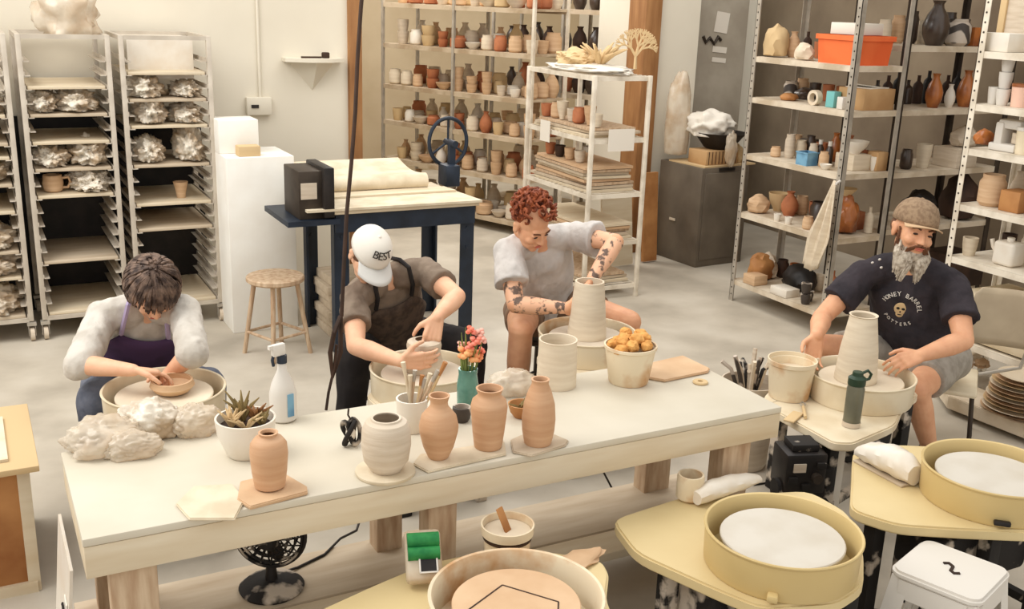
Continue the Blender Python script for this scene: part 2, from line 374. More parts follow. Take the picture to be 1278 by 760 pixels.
# cover sheet hanging inside rack 3
solo('plastic_cover', MB().box((0, 0, 0.0), (0.38, 0.008, 0.24)).box((0, 0.2, 0.115), (0.38, 0.4, 0.008)), 'whiteglaze', 'pale plastic cover hung inside the top of the rack beside the plinth', 'plastic sheet', ((R3[0]+R3[1])/2, RY+0.20, 1.62))

# ================================================================ plinth, stool, slab roller
x0, x1 = ony(286, 300, 6.18).x, ony(369, 300, 6.18).x
solo('white_plinth', MB().box((0, 0.2, 0.54), (x1-x0, 0.42, 1.08), bev=0.004), 'whitewood', 'tall white box plinth between the racks and the slab roller', 'plinth', ((x0+x1)/2, 6.18, 0))
solo('brick_stack', MB().box((0, 0, 0.03), (0.13, 0.09, 0.06), bev=0.004), 'papertan', 'small tan carton on top of the white plinth', 'box', (x0+0.15, 6.25, 1.081))
solo('white_carton', MB().box((0, 0, 0.1), (0.24, 0.2, 0.2), bev=0.004), 'whitewood', 'white carton on top of the white plinth behind the tan one', 'box', (x0+0.12, 6.44, 1.081))
def round_stool(loc, label, h=0.47, m='legwood', r=0.165, ms=None):
    t = thing('round_stool', label, 'stool', loc, 0.4)
    MB().lathe([(0, h-0.035), (r*0.92, h-0.035), (r, h-0.025), (r, h-0.006), (r*0.96, h), (0, h)]).done('seat', ms or m, t)
    f = []
    for k in range(4):
        a = math.pi/4 + k*math.pi/2; c, s_ = math.cos(a), math.sin(a)
        MB().cyl((c*r*1.15, s_*r*1.15, 0), (c*r*0.72, s_*r*0.72, h-0.03), 0.013, 0.014, 10).done('leg', m, t)
        f.append(Vector((c*r*1.04, s_*r*1.04, h*0.28)))
    for k in range(4): MB().cyl(f[k], f[(k+1) % 4], 0.009, n=8).done('rung', m, t)
    return t
s = at(345, 436, 0)
round_stool((1.50, 5.72, 0), 'wooden round stool with splayed legs standing free before the white plinth')

# slab roller
X0, X1, Y0, Y1, TZ = 1.80, 2.69, 5.54, 6.22, 0.86
t = thing('slab_roller', 'large navy steel slab roller table with canvas and a pale board on top', 'slab roller', ((X0+X1)/2, (Y0+Y1)/2, 0))
hx, hy = (X1-X0)/2, (Y1-Y0)/2
for sx in (-1, 1):
    for sy in (-1, 1):
        m = MB().box((sx*(hx-0.05), sy*(hy-0.04), (TZ-0.02)/2), (0.085, 0.014, TZ-0.02)).box((sx*(hx-0.012), sy*(hy-0.065), (TZ-0.02)/2), (0.014, 0.06, TZ-0.02))
        for z in (0.58, 0.70): m.cyl((sx*(hx-0.05), sy*(hy-0.04)-0.012, z), (sx*(hx-0.05), sy*(hy-0.04)-0.004, z), 0.010, n=8)
        m.done('leg', 'navy', t)
for sy in (-1, 1):
    MB().box((0, sy*(hy-0.022), TZ-0.075), (2*hx-0.02, 0.016, 0.11)).done('apron', 'navy', t)
MB().box((-hx-0.12, -0.1, TZ-0.06), (0.3, 0.5, 0.03)).done('side_shelf', 'navy', t)
MB().box((0, 0.02, TZ-0.012), (2*hx+0.02, 2*hy+0.05, 0.02), bev=0.003).done('table_top', 'palewood', t)
m = MB().prism([(-hx-0.16, -hy-0.01), (hx+0.02, -hy-0.02), (hx-0.01, -hy+0.36), (-hx-0.16, -hy+0.36)], TZ+0.0, TZ+0.014)
m.done('bed_board', 'canvas', t)
MB().prism([(-hx-0.02, -hy+0.27), (hx-0.02, -hy+0.27), (hx-0.04, -hy+0.41), (-hx, -hy+0.41)], TZ+0.015, TZ+0.026).done('shim_board', 'palewood', t)
# canvas roll with sheet sweeping back
m = MB(); 
for i in range(1): m.cyl((-hx-0.05, -hy+0.45, TZ+0.062), (hx-0.15, -hy+0.45, TZ+0.062), 0.05, n=20)
m.done('roller', 'canvas', t)
m = MB(); g = []
for i in range(9):
    for j in range(2):
        yy = -hy+0.45+i*0.055; zz = TZ+0.112-0.06*math.sin(i/8*math.pi)*0.5+0.03*(i/8)
        g.append(m.bm.verts.new(((-hx-0.06) if j == 0 else (hx-0.16), yy, zz)))
for i in range(8): m.bm.faces.new((g[2*i], g[2*i+1], g[2*i+3], g[2*i+2]))
m.done('canvas_sheet', 'canvas', t)
# gear wheel hoop
cx = ony(561, 205, 6.25).x-(X0+X1)/2; cz = 0.96
q = Matrix.Rotation(math.pi/2, 3, 'X')
pts = [(cx+0.135*math.cos(a), hy+0.06, cz+0.155+0.155*math.sin(a)) for a in [2*math.pi*k/32 for k in range(33)]]
hw_ = MB().tube(pts, 0.013, 8).done('hand_wheel', 'navy', t)
for k in range(3):
    a = math.pi/2+k*2*math.pi/3
    MB().cyl((cx, hy+0.06, cz+0.155), (cx+0.13*math.cos(a), hy+0.06, cz+0.155+0.15*math.sin(a)), 0.008, n=8).done('spoke', 'navy', hw_)
MB().box((cx-0.02, hy-0.01, TZ+0.05), (0.10, 0.14, 0.14), bev=0.01).cyl((cx, hy-0.06, cz+0.155), (cx, hy+0.09, cz+0.155), 0.022, n=12).box((cx, hy-0.0, TZ+0.16), (0.04, 0.04, 0.2)).done('gear_housing', 'navy', t)
# motor box at left end
a = ony(369, 208, 5.62); b = ony(411, 208, 5.62)
t2 = thing('motor_box', 'black metal box with a grey plate on the left end of the slab roller', 'box', ((a.x+b.x)/2, 5.72, TZ-0.045))
mw = b.x-a.x
MB().box((-0.02, 0, 0.135), (mw-0.04, 0.3, 0.27), bev=0.006).done('housing', 'darksteel', t2)
MB().box((mw/2-0.03, -0.02, 0.15), (0.06, 0.34, 0.28), bev=0.006).done('end_cover', 'black', t2)
MB().box((-0.04, -0.153, 0.16), (0.09, 0.006, 0.09)).done('plate', 'greyclay', t2)
# lumber stack behind slab roller, left
bs = [(0.0, 0.0), (0.01, 0.1), (-0.01, 0.02), (0.015, -0.06), (0.0, 0.05), (-0.012, 0.0), (0.01, 0.04)]
for k, (dx, r) in enumerate(bs):
    solo('plank', MB().box((0, 0, 0.026), (0.30, 0.30, 0.052), bev=0.004), 'greywood', ['bottom', 'second', 'third', 'fourth', 'fifth', 'sixth', 'topmost'][k]+' wood block in the stack under the left end of the slab roller', 'wood block', (2.02+dx, 6.02, k*0.054), r*0.6)
# ================================================================ right-hand steel shelving
XF = 4.78
def shelf_unit(name, label, x0, x1, y0, y1, h, zs, pm, sm, loc_at=None, thick=0.035, pw=0.038, holes=True):
    cx, cy = (x0+x1)/2, (y0+y1)/2
    t = thing(name, label, 'shelving', (cx, cy, 0))
    for sx in (-1, 1):
        for sy in (-1, 1):
            X, Y = sx*(x1-x0)/2, sy*(y1-y0)/2
            m = MB().box((X-sx*0.002, Y-sy*pw/2, h/2), (0.004, pw, h)).box((X-sx*pw/2, Y-sy*0.002, h/2), (pw, 0.004, h))
            if holes:
                m.bm.faces.ensure_lookup_table(); nf = len(m.bm.faces)
                for k in range(int(h/0.05)-1):
                    m.cyl((X+0.0002 if sx > 0 else X-0.0012, Y-sy*pw/2, 0.05+k*0.05), (X+0.0012 if sx > 0 else X-0.0002, Y-sy*pw/2, 0.05+k*0.05), 0.006, n=6)
                m.bm.faces.ensure_lookup_table()
                for f_ in m.bm.faces[nf:]: f_.material_index = 1
            o_ = m.done('post', pm, t); o_.data.materials.append(M['darksteel'])
    for z in zs:
        m = MB().box((0, 0, z-0.004), (x1-x0-0.01, y1-y0-0.01, 0.008))
        for sx in (-1, 1): m.box((sx*((x1-x0)/2-0.006), 0, z-thick/2), (0.004, y1-y0-0.012, thick))
        for sy in (-1, 1): m.box((0, sy*((y1-y0)/2-0.006), z-thick/2), (x1-x0-0.012, 0.004, thick))
        m.done('shelf', sm, t)
    return t
Z1 = [onx(919, 350, XF).z, onx(924, 265, XF).z, onx(930, 192, XF).z, onx(935, 121, XF).z, onx(938, 70, XF).z]
shelf_unit('steel_shelving', 'grey perforated steel shelving with the orange bin, right of the gunmetal cabinet', XF, XF+0.44, 4.72, 5.66, 2.35, Z1+[2.3], 'steel', 'shelftop')
X2a, X2b = 5.26, 6.30
Z2 = [0.2, 0.66, ony(1170, 213, 4.78).z, ony(1170, 137, 4.78).z, ony(1170, 58, 4.78).z]
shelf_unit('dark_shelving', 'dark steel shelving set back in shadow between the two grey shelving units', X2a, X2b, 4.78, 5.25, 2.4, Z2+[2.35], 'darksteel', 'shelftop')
Y3 = 3.87
Z3 = [onx(1195, 322, XF).z, onx(1203, 256, XF).z, onx(1213, 186, XF).z, onx(1219, 130, XF).z, onx(1228, 64, XF).z]
shelf_unit('pale_shelving', 'pale steel shelving cut off by the right edge of the photo', XF, XF+0.46, 2.9, Y3, 2.35, [0.3]+Z3, 'whitesteel', 'whitesteel')

def prof_jar(r, h): return hollow([(r*0.75, 0), (r, h*0.12), (r, h*0.75), (r*0.8, h*0.88), (r*0.82, h)])
def prof_vase(r, h): return hollow([(r*0.6, 0), (r*0.95, h*0.25), (r, h*0.45), (r*0.75, h*0.68), (r*0.4, h*0.84), (r*0.36, h*0.92), (r*0.5, h)])
def prof_cup(r, h): return hollow([(r*0.7, 0), (r*0.78, h*0.1), (r*0.95, h*0.6), (r, h)])
def prof_bowl(r, h): return hollow([(r*0.42, 0), (r*0.45, h*0.1), (r*0.85, h*0.55), (r, h)])
def prof_bottle(r, h): return [(0, 0), (r, 0.002), (r, h*0.6), (r*0.85, h*0.7), (r*0.35, h*0.8), (r*0.33, h*0.97), (r*0.38, h), (0, h)]
def item(kind, loc, r, h, m, label, cat=None, group=None, rz=0.0, seed=0, name=None, m2='whitepl', d=None):
    if kind in ('jar', 'vase', 'cup', 'bowl', 'bottle'):
        pf = dict(jar=prof_jar, vase=prof_vase, cup=prof_cup, bowl=prof_bowl, bottle=prof_bottle)[kind](r, h)
        return solo(name or 'clay_'+kind if kind != 'bottle' else (name or 'bottle'), MB().lathe(pf, n=20), m, label, cat or kind, loc, rz, group)
    if kind == 'box':
        return solo(name or 'box', MB().box((0, 0, h/2), (r*2, (d or r)*2, h), bev=0.004), m, label, cat or 'box', loc, rz, group)
    if kind == 'lidjar':
        t = thing(name or 'lidded_tub', label, cat or 'tub', loc, rz, group)
        MB().lathe([(0, 0), (r*0.88, 0), (r, h*0.85), (r*0.98, h*0.86), (0, h*0.86)], n=20).done('tub_body', m, t)
        MB().lathe([(0, h*0.865), (r*1.06, h*0.865), (r*1.06, h*0.98), (r*0.98, h), (0, h)], n=20).done('lid', m2, t)
        return t
    if kind == 'lump':
        return solo(name or 'wrapped_lump', MB().crumple((0, 0, h*0.42), (r, d or r, h*0.66), seed, 0.2, sub=3), m, label, cat or 'bag', loc, rz, group)
def u1(kind, px, py, si, r, h, m, label, back=0.13, **k):
    p = onx(px, py, XF+back); return item(kind, (XF+back, min(max(p.y, 4.80), 5.58), Z1[si]+0.0005), r, h, m, label, **k)
# top shelf
def bin_(loc, lx, ly, h, m, label, lm=None):
    t = thing('storage_bin', label, 'bin', loc)
    mb = MB(); o_ = [(-lx/2*0.92, -ly/2*0.92), (lx/2*0.92, -ly/2*0.92), (lx/2*0.92, ly/2*0.92), (-lx/2*0.92, ly/2*0.92)]
    b0 = [mb.bm.verts.new((x, y, 0)) for x, y in o_]; b1 = [mb.bm.verts.new((x/0.92, y/0.92, h)) for x, y in o_]
    c1 = [mb.bm.verts.new((x/0.94, y/0.94, h)) for x, y in o_]; c0 = [mb.bm.verts.new((x*0.96, y*0.96, 0.01)) for x, y in o_]
    for A_, B_ in ((b0, b1), (b1, c1), (c1, c0)):
        for i in range(4): mb.bm.faces.new((A_[i], A_[(i+1) % 4], B_[(i+1) % 4], B_[i]))
    mb.bm.faces.new(list(reversed(b0))); mb.bm.faces.new(c0)
    mb.done('bin_body', m, t)
    MB().box((0, ly/2+0.002, h-0.015), (lx+0.02, 0.014, 0.03)).box((0, -ly/2-0.002, h-0.015), (lx+0.02, 0.014, 0.03)).box((lx/2+0.002, 0, h-0.015), (0.014, ly, 0.03)).box((-lx/2-0.002, 0, h-0.015), (0.014, ly, 0.03)).done('rim', m, t)
    if lm: lm(t, h)
    return t
bin_((XF+0.19, 4.93, Z1[4]), 0.30, 0.34, 0.175, 'orangepl', 'bright orange plastic storage bin on the top shelf')
item('box', (XF+0.19, 4.93, Z1[4]+0.177), 0.10, 0.07, 'paper', 'white carton lying across the top of the orange bin', rz=0.1, d=0.12)
u1('lump', 965, 66, 4, 0.085, 0.19, 'papertan', 'cream paper sack standing left of the orange bin', seed=3, name='paper_sack')
u1('vase', 990, 60, 4, 0.05, 0.17, 'tanclay', 'tan narrow vase behind the cream paper sack', back=0.25)
u1('lump', 1004, 72, 4, 0.06, 0.10, 'paleclay', 'pale speckled rag bundle touching the left side of the orange bin', seed=5, back=0.10, name='rag_bundle')
u1('box', 1025, 10, 4, 0.001, 0.001, 'paper', 'x') if False else None
# second (z 1.44)
u1('lump', 985, 122, 3, 0.06, 0.045, 'orangewood', 'heap of brown wood scraps beside the tape roll', seed=8, name='scrap_heap', cat='scraps')
p = onx(1018, 128, XF+0.08)
solo('tape_roll', MB().lathe([(0.03, -0.02), (0.048, -0.02), (0.048, 0.02), (0.03, 0.02)], closed=True, q=Matrix.Rotation(math.pi/2, 3, 'Y')), 'paleclay', 'roll of cream tape standing on edge on the second shelf', 'tape', (XF+0.07, p.y, Z1[3]+0.0485))
u1('box', 1040, 124, 3, 0.03, 0.10, 'tealpl', 'small teal box beside the steel post on the second shelf', back=0.10, d=0.035)
u1('box', 1052, 128, 3, 0.028, 0.075, 'whitepl', 'small white box right of the teal box', back=0.08, d=0.025)
u1('lump', 1005, 115, 3, 0.07, 0.07, 'darkglaze', 'dark rag lump at the back of the second shelf', seed=9, back=0.32, name='dark_rag', cat='rag')
u1('jar', 960, 110, 3, 0.05, 0.11, 'stone', 'grey mottled jar at the left end of the second shelf', back=0.3)
t = thing('cardboard_box', 'tan cardboard box with papers on top, right of the post on second shelf', 'box', (XF+0.27, 4.86, Z1[3]+0.001))
MB().box((0, 0, 0.065), (0.26, 0.22, 0.13), bev=0.003).done('carton', 'card', t); MB().box((0, 0, 0.133), (0.2, 0.18, 0.006), rz=0.2).box((0.02, 0.01, 0.14), (0.18, 0.16, 0.006), rz=-0.2, ry=0.1).done('papers', 'paper', t)
u1('box', 1022, 128, 3, 0.05, 0.035, 'pinkpl', 'flat pinkish box at the front edge right of the tape roll', back=0.10, d=0.03) if False else None
# third (z 1.06)
for k, (px, py, r, h, m, lb) in enumerate([
    (968, 190, 0.035, 0.07, 'tanclay', 'squat tan jar at the left front of the third shelf'),
    (985, 192, 0.035, 0.16, 'greyclay', 'tall stack-like grey jar left of the blue basket'),
    (1000, 180, 0.04, 0.12, 'paleclay', 'pale jar behind the blue basket'),
    (1015, 190, 0.03, 0.13, 'greyclay', 'narrow grey jar just right behind the blue basket'),
    (1028, 200, 0.032, 0.10, 'tanclay', 'tan jar near the post on the third shelf'),
    (1012, 176, 0.035, 0.15, 'darkglaze', 'dark jar at the back of the third shelf')]):
    u1('jar', px, py, 2, r, h, m, lb, back=[0.12, 0.18, 0.26, 0.17, 0.12, 0.34][k])
for k, (px, lb) in enumerate([(1022, 'dark bottle with white cap left of the post, third shelf'), (1034, 'dark bottle with white cap right beside the post, third shelf')]):
    p = onx(px, 200, XF+0.22)
    t = thing('dropper_bottle', lb, 'bottle', (XF+0.22, p.y, Z1[2]))
    MB().lathe([(0, 0), (0.024, 0), (0.024, 0.10), (0.012, 0.125), (0, 0.125)], n=16).done('bottle_body', 'darkglaze', t)
    MB().lathe([(0, 0.125), (0.014, 0.125), (0.014, 0.155), (0, 0.155)], n=12).done('cap', 'whitepl', t)
p = onx(1006, 207, XF+0.08)
t = thing('blue_basket', 'small translucent blue plastic basket on the third shelf', 'basket', (XF+0.08, p.y, Z1[2]))
m = MB()
for sx in (-1, 1):
    m.box((sx*0.045, 0, 0.04), (0.004, 0.10, 0.08)); m.box((0, sx*0.05, 0.04), (0.09, 0.004, 0.08))
m.box((0, 0, 0.003), (0.09, 0.10, 0.006)); m.done('basket_body', 'bluepl', t)
MB().box((0, 0.05, 0.082), (0.10, 0.010, 0.008)).box((0, -0.05, 0.082), (0.10, 0.010, 0.008)).box((0.047, 0, 0.082), (0.010, 0.10, 0.008)).box((-0.047, 0, 0.082), (0.010, 0.10, 0.008)).done('rim', 'bluepl', t)
u1('bowl', 1030, 212, 2, 0.04, 0.035, 'whiteglaze', 'small white bowl at the front right of the blue basket', back=0.06)
item('bowl', (XF+0.27, 4.9, Z1[2]+0.10), 0.085, 0.08, 'whiteglaze', 'white bowl stacked on a cream box right of the post') 
item('box', (XF+0.27, 4.9, Z1[2]+0.0005), 0.08, 0.099, 'paleclay', 'cream box under the white bowl on third shelf')
u1('cup', 1105, 212, 2, 0.032, 0.09, 'whiteglaze', 'white tapered cup at the right end of the third shelf', back=0.36)
# fourth (z .65)
for k, (kind, px, py, r, h, m, lb, bk) in enumerate([
    ('lump', 938, 264, 0.075, 0.12, 'tanclay', 'lumpy tan clay sculpture at the left of the fourth shelf', 0.12),
    ('bowl', 955, 235, 0.075, 0.13, 'papertan', 'flared tan bowl standing behind the lumpy sculpture', 0.30),
    ('vase', 985, 262, 0.06, 0.17, 'redclay', 'red-brown clay vase on the fourth shelf', 0.26),
    ('cup', 970, 272, 0.025, 0.05, 'whiteglaze', 'white cup, left one at the front of fourth shelf', 0.05),
    ('cup', 984, 275, 0.025, 0.05, 'whiteglaze', 'white cup, right one at the front of fourth shelf', 0.05),
    ('jar', 1008, 280, 0.035, 0.085, 'tanclay', 'round tan jar right of the two white cups', 0.07),
    ('jar', 1022, 262, 0.06, 0.14, 'darkglaze', 'dark round jar behind the tan jar on fourth shelf', 0.30)]):
    u1(kind, px, py, 1, r, h, m, lb, back=bk, seed=40+k)
t = thing('clay_bag', 'tall brown translucent bag of clay with gathered neck right of the post', 'bag', (XF+0.22, 4.88, Z1[1]))
MB().crumple((0, 0, 0.10), (0.085, 0.10, 0.155), 51, 0.16, sub=4).done('sack', 'amber', t)
MB().lathe([(0.02, 0.20), (0.018, 0.225), (0.07, 0.29), (0.05, 0.292), (0.01, 0.24)], n=18).done('gathered_neck', 'papertan', t)
p = onx(1006, 245, XF+0.36)
solo('wood_disc', MB().lathe([(0, -0.012), (0.11, -0.012), (0.11, 0.012), (0, 0.012)], q=Matrix.Rotation(math.radians(80), 3, 'Y')), 'redclay', 'brown round wooden disc leaning at the back of the fourth shelf', 'disc', (XF+0.39, 5.1, Z1[1]+0.111)) 
# bottom (z .16)
for k, (kind, px, py, r, h, m, lb, bk, dd) in enumerate([
    ('lump', 928, 330, 0.10, 0.17, 'orangewood', 'brown paper sack at the left end of the bottom shelf', 0.20, 0.08),
    ('lump', 957, 322, 0.065, 0.17, 'greyclay', 'grey cloth bundle beside the brown sack, bottom shelf', 0.26, 0.07),
    ('lump', 1000, 335, 0.10, 0.16, 'black', 'black bin bag heap on the bottom shelf', 0.27, 0.13),
    ('box', 943, 345, 0.06, 0.07, 'tanclay', 'tan ribbed block at the front of the bottom shelf', 0.07, 0.06),
    ('box', 980, 358, 0.06, 0.055, 'whiteglaze', 'flat white box at the front of the bottom shelf', 0.07, 0.08)]):
    u1(kind, px, py, 0, r, h, m, lb, back=bk, seed=60+k, d=dd)
for k, (dx, dy, z_, lb) in enumerate([(0.05, 0.0, 0, 'striped cup, front one of three at the right end of bottom shelf'), (0.12, 0.05, 0, 'striped cup, back one of three at the right end of bottom shelf'), (0.05, 0.005, 0.072, 'striped cup stacked on top of the front one, bottom shelf')]):
    item('cup', (XF+dx, 4.95+dy, Z1[0]+0.0005+z_), 0.035, 0.07, 'stone', lb)
# cloth hung from the post
a = onx(1044, 225, XF-0.02); b = onx(1015, 340, XF-0.05)
t = thing('hanging_cloth', 'long cream cloth hung by its end on the grey steel post', 'cloth', (XF-0.02, a.y, a.z))
m = MB(); rows = []
for i in range(14):
    f = i/13; rr = []
    for j in range(9):
        g = j/8-0.5
        wd = 0.02+0.19*min(1, f*1.6)*(1-0.35*max(0, f-0.7)/0.3)
        rr.append(m.bm.verts.new((-0.015-0.02*math.sin(j*2.1+f*2)*min(1, f*2)-0.02*f, g*wd+0.06*f+(b.y-a.y)*f*0.6, -f*(a.z-b.z)*(1-0.12*abs(g)))))
    rows.append(rr)
for i in range(13):
    for j in range(8): m.bm.faces.new((rows[i][j], rows[i][j+1], rows[i+1][j+1], rows[i+1][j]))
c = m.done('cloth', 'paleclay', t); sm = c.modifiers.new('s', 'SOLIDIFY'); sm.thickness = 0.004
MB().cyl((0.0, -0.03, 0.0), (-0.05, -0.05, -0.01), 0.008, n=8).done('hook', 'whitepl', t)
# plastic sheet corner post left
# dark unit contents
def u2(kind, px, py, si, r, h, m, label, back=0.12, **k):
    p = ony(px, py, 4.78+back); return item(kind, (p.x, 4.78+back, Z2[si]+0.0005), r, h, m, label, **k)
for k, a in enumerate([
    ('vase', 1165, 56, 4, 0.085, 0.28, 'darkglaze', 'tall dark glazed vase on the top of the dark shelving'),
    ('jar', 1193, 56, 4, 0.082, 0.17, 'stone', 'round grey-green glazed jar right of the tall dark vase'),
    ('box', 1213, 55, 4, 0.05, 0.12, 'amber', 'brown box right of the round glazed jar'),
    ('vase', 1164, 130, 3, 0.055, 0.22, 'amber', 'amber glazed bottle vase, second shelf of the dark shelving'),
    ('vase', 1184, 131, 3, 0.035, 0.15, 'whiteglaze', 'slim white vase between the two amber ones'),
    ('vase', 1203, 131, 3, 0.06, 0.24, 'amber', 'reddish amber vase right of the slim white vase'),
    ('cup', 1151, 206, 2, 0.05, 0.16, 'paleclay', 'pale yellow-green tall cup on the third dark shelf'),
    ('box', 1190, 206, 2, 0.10, 0.13, 'greyclay', 'worn grey-pink carton on the third dark shelf'),
    ('jar', 1130, 208, 2, 0.04, 0.13, 'darkglaze', 'dark jar beside the tall cup, third dark shelf'),
    ('lump', 1190, 300, 1, 0.12, 0.28, 'dkbrown', 'brown sack behind the bearded man, fourth dark shelf'),
    ('lump', 1140, 300, 1, 0.12, 0.2, 'black', 'black bag on the fourth dark shelf'),
    ('box', 1180, 380, 0, 0.15, 0.22, 'dkbrown', 'dark brown crate on the lowest dark shelf')]):
    u2(*a, seed=80+k)
p = ony(1190, 178, 4.98)
item('lump', (p.x, 4.90, Z2[2]+0.132), 0.085, 0.13, 'greyclay', 'woven grey-tan basket on top of the worn carton', name='basket', cat='basket', seed=91)
for k in range(9):
    x = X2a+0.16+k*0.095
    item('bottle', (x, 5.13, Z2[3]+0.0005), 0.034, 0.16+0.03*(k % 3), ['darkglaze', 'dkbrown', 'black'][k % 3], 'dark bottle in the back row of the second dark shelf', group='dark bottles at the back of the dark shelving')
for k in range(7):
    x = X2a+0.18+k*0.12
    item('jar', (x, 5.15, Z2[4]+0.0005), 0.045, 0.15+0.03*(k % 3), ['paleclay', 'tanclay', 'darkglaze'][k % 3], 'jar in the back row on the top of the dark shelving', group='jars at the back of the dark shelving')
# pale unit contents
def u3(kind, px, py, si, r, h, m, label, back=0.12, **k):
    p = onx(px, py, XF+back); return item(kind, (XF+back, p.y, Z3[si]+0.0005), r, h, m, label, **k)
u3('box', 1252, 64, 4, 0.08, 0.095, 'whiteglaze', 'white carton on the top shelf of the pale shelving', back=0.12, d=0.085)
p = onx(1262, 62, XF+0.3)
t = thing('picture_frame', 'pale wooden frame leaning on the top of the pale shelving', 'frame', (XF+0.33, p.y-0.05, Z3[4]+0.001))
for a_, d_ in (((0, 0, 0.02), (0.02, 0.36, 0.04)), ((0, 0, 0.36), (0.02, 0.36, 0.04)), ((0, -0.16, 0.19), (0.02, 0.04, 0.3)), ((0, 0.16, 0.19), (0.02, 0.04, 0.3))): MB().box(a_, d_, bev=0.002).done('rail', 'papertan', t)
MB().box((0.006, 0, 0.19), (0.004, 0.3, 0.32)).done('panel', 'greyclay', t)
for k, (px, z_, r, h) in enumerate([(1238, 0, 0.03, 0.09), (1250, 0, 0.036, 0.085), (1250, 0.086, 0.036, 0.085), (1250, 0.172, 0.034, 0.08)]):
    p = onx(px, 130, XF+0.10)
    item('cup', (XF+0.10, p.y, Z3[3]+0.0005+z_), r, h, 'whitepl', ['short white cup left of the tall stack of white cups', 'white cup at the bottom of the tall stack of three', 'middle white cup in the tall stack of three', 'top white cup in the tall stack of three'][k], 'cup', None, 0, 0, 'white_cup')
u3('lidjar', 1272, 134, 3, 0.05, 0.12, 'pinkpl', 'pink tub with a brown lid at the right edge of the photo', back=0.12, m2='amber')
u3('lump', 1226, 186, 2, 0.05, 0.08, 'amber', 'brown glazed lump near the post, third pale shelf', back=0.22, seed=71)
p = onx(1256, 196, XF+0.14)
t = thing('small_white_machine', 'white machine like a small appliance on the third pale shelf', 'machine', (XF+0.14, p.y, Z3[2]+0.001))
MB().box((0, 0, 0.02), (0.12, 0.16, 0.04), bev=0.008).done('base', 'whitepl', t)
MB().box((0, 0.04, 0.09), (0.09, 0.05, 0.12), bev=0.012).box((0, -0.01, 0.14), (0.07, 0.14, 0.05), bev=0.015).done('arm', 'whitepl', t)
MB().cyl((0, -0.05, 0.045), (0, -0.05, 0.10), 0.03, n=16).done('cup_part', 'greyclay', t)
u3('lidjar', 1276, 200, 2, 0.05, 0.14, 'creampl', 'cream tub at the right edge, third pale shelf', back=0.12, m2='whitepl')
u3('jar', 1235, 258, 1, 0.07, 0.17, 'tanclay', 'large tan-amber jar on the fourth pale shelf', back=0.14)
u3('box', 1268, 264, 1, 0.07, 0.11, 'orangewood', 'brown box at the right edge, fourth pale shelf', back=0.14, d=0.06)
u3('cup', 1208, 322, 0, 0.042, 0.10, 'paleclay', 'cream cup behind the bearded man\'s shoulder', back=0.12)
p = onx(1256, 334, XF+0.13)
t = thing('white_teapot', 'square white pitcher with spout on the lowest pale shelf', 'pitcher', (XF+0.13, p.y, Z3[0]+0.001))
MB().box((0, 0, 0.065), (0.11, 0.13, 0.13), bev=0.02, seg=3).done('pitcher_body', 'whiteglaze', t)
MB().tube([(0, 0.06, 0.04), (0, 0.10, 0.08), (0, 0.115, 0.12)], 0.012).done('spout', 'whiteglaze', t)
MB().cyl((0, 0, 0.13), (0, 0, 0.15), 0.02, n=12).done('knob', 'whiteglaze', t)
solo('brown_stick', MB().cyl((0, 0, 0), (0.0, -0.33, 0.52), 0.012, n=8), 'dkbrown', 'brown stick leaning against the pale shelving post', 'stick', (XF+0.25, Y3-0.06, Z3[1]+0.012)) if False else None
# cream trough and chair zone behind the bearded man
p = onx(1245, 400, XF+0.2)
solo('cream_trough', MB().box((0, 0, 0.14), (0.42, 0.8, 0.27), bev=0.03), 'creampl', 'large cream plastic tub on the lowest board of the pale shelving', 'tub', (XF+0.23, 3.38, 0.301))

random.seed(31)
pm_ = ['tanclay', 'paleclay', 'greyclay', 'redclay', 'whiteglaze', 'darkglaze', 'amber', 'dkbrown', 'card']
for si, nm in enumerate(['bottom', 'fourth', 'third', 'second', 'top']):
    for k in range(7 if si else 5):
        y = 5.56-k*0.125
        if si == 4 and k > 3: break
        if si == 3 and y < 4.98: break
        kd, r, h = random.choice([('jar', 0.045, 0.13), ('cup', 0.04, 0.11), ('vase', 0.045, 0.19), ('box', 0.045, 0.12), ('bottle', 0.03, 0.17)])
        if si == 1 and k == 3: continue
        item(kd, (XF+0.385, y, Z1[si]+0.0005), min(r, 0.045), h, random.choice(pm_), 'small vessel in the back row on the %s shelf of the grey steel shelving' % nm, 'pot', 'back row on the %s shelf of the grey steel shelving' % nm)
for si, nm in enumerate(['lowest', 'fourth', 'third', 'second', 'top']):
    for k in range(6):
        y = 3.78-k*0.13
        if si == 4 and k < 3: continue
        kd, r, h = random.choice([('jar', 0.045, 0.13), ('cup', 0.04, 0.11), ('vase', 0.045, 0.17), ('box', 0.045, 0.12)])
        item(kd, (XF+0.39, y, Z3[si]+0.0005), r, h, random.choice(pm_), 'small vessel in the back row on the %s shelf of the pale shelving' % nm, 'pot', 'back row on the %s shelf of the pale shelving' % nm)

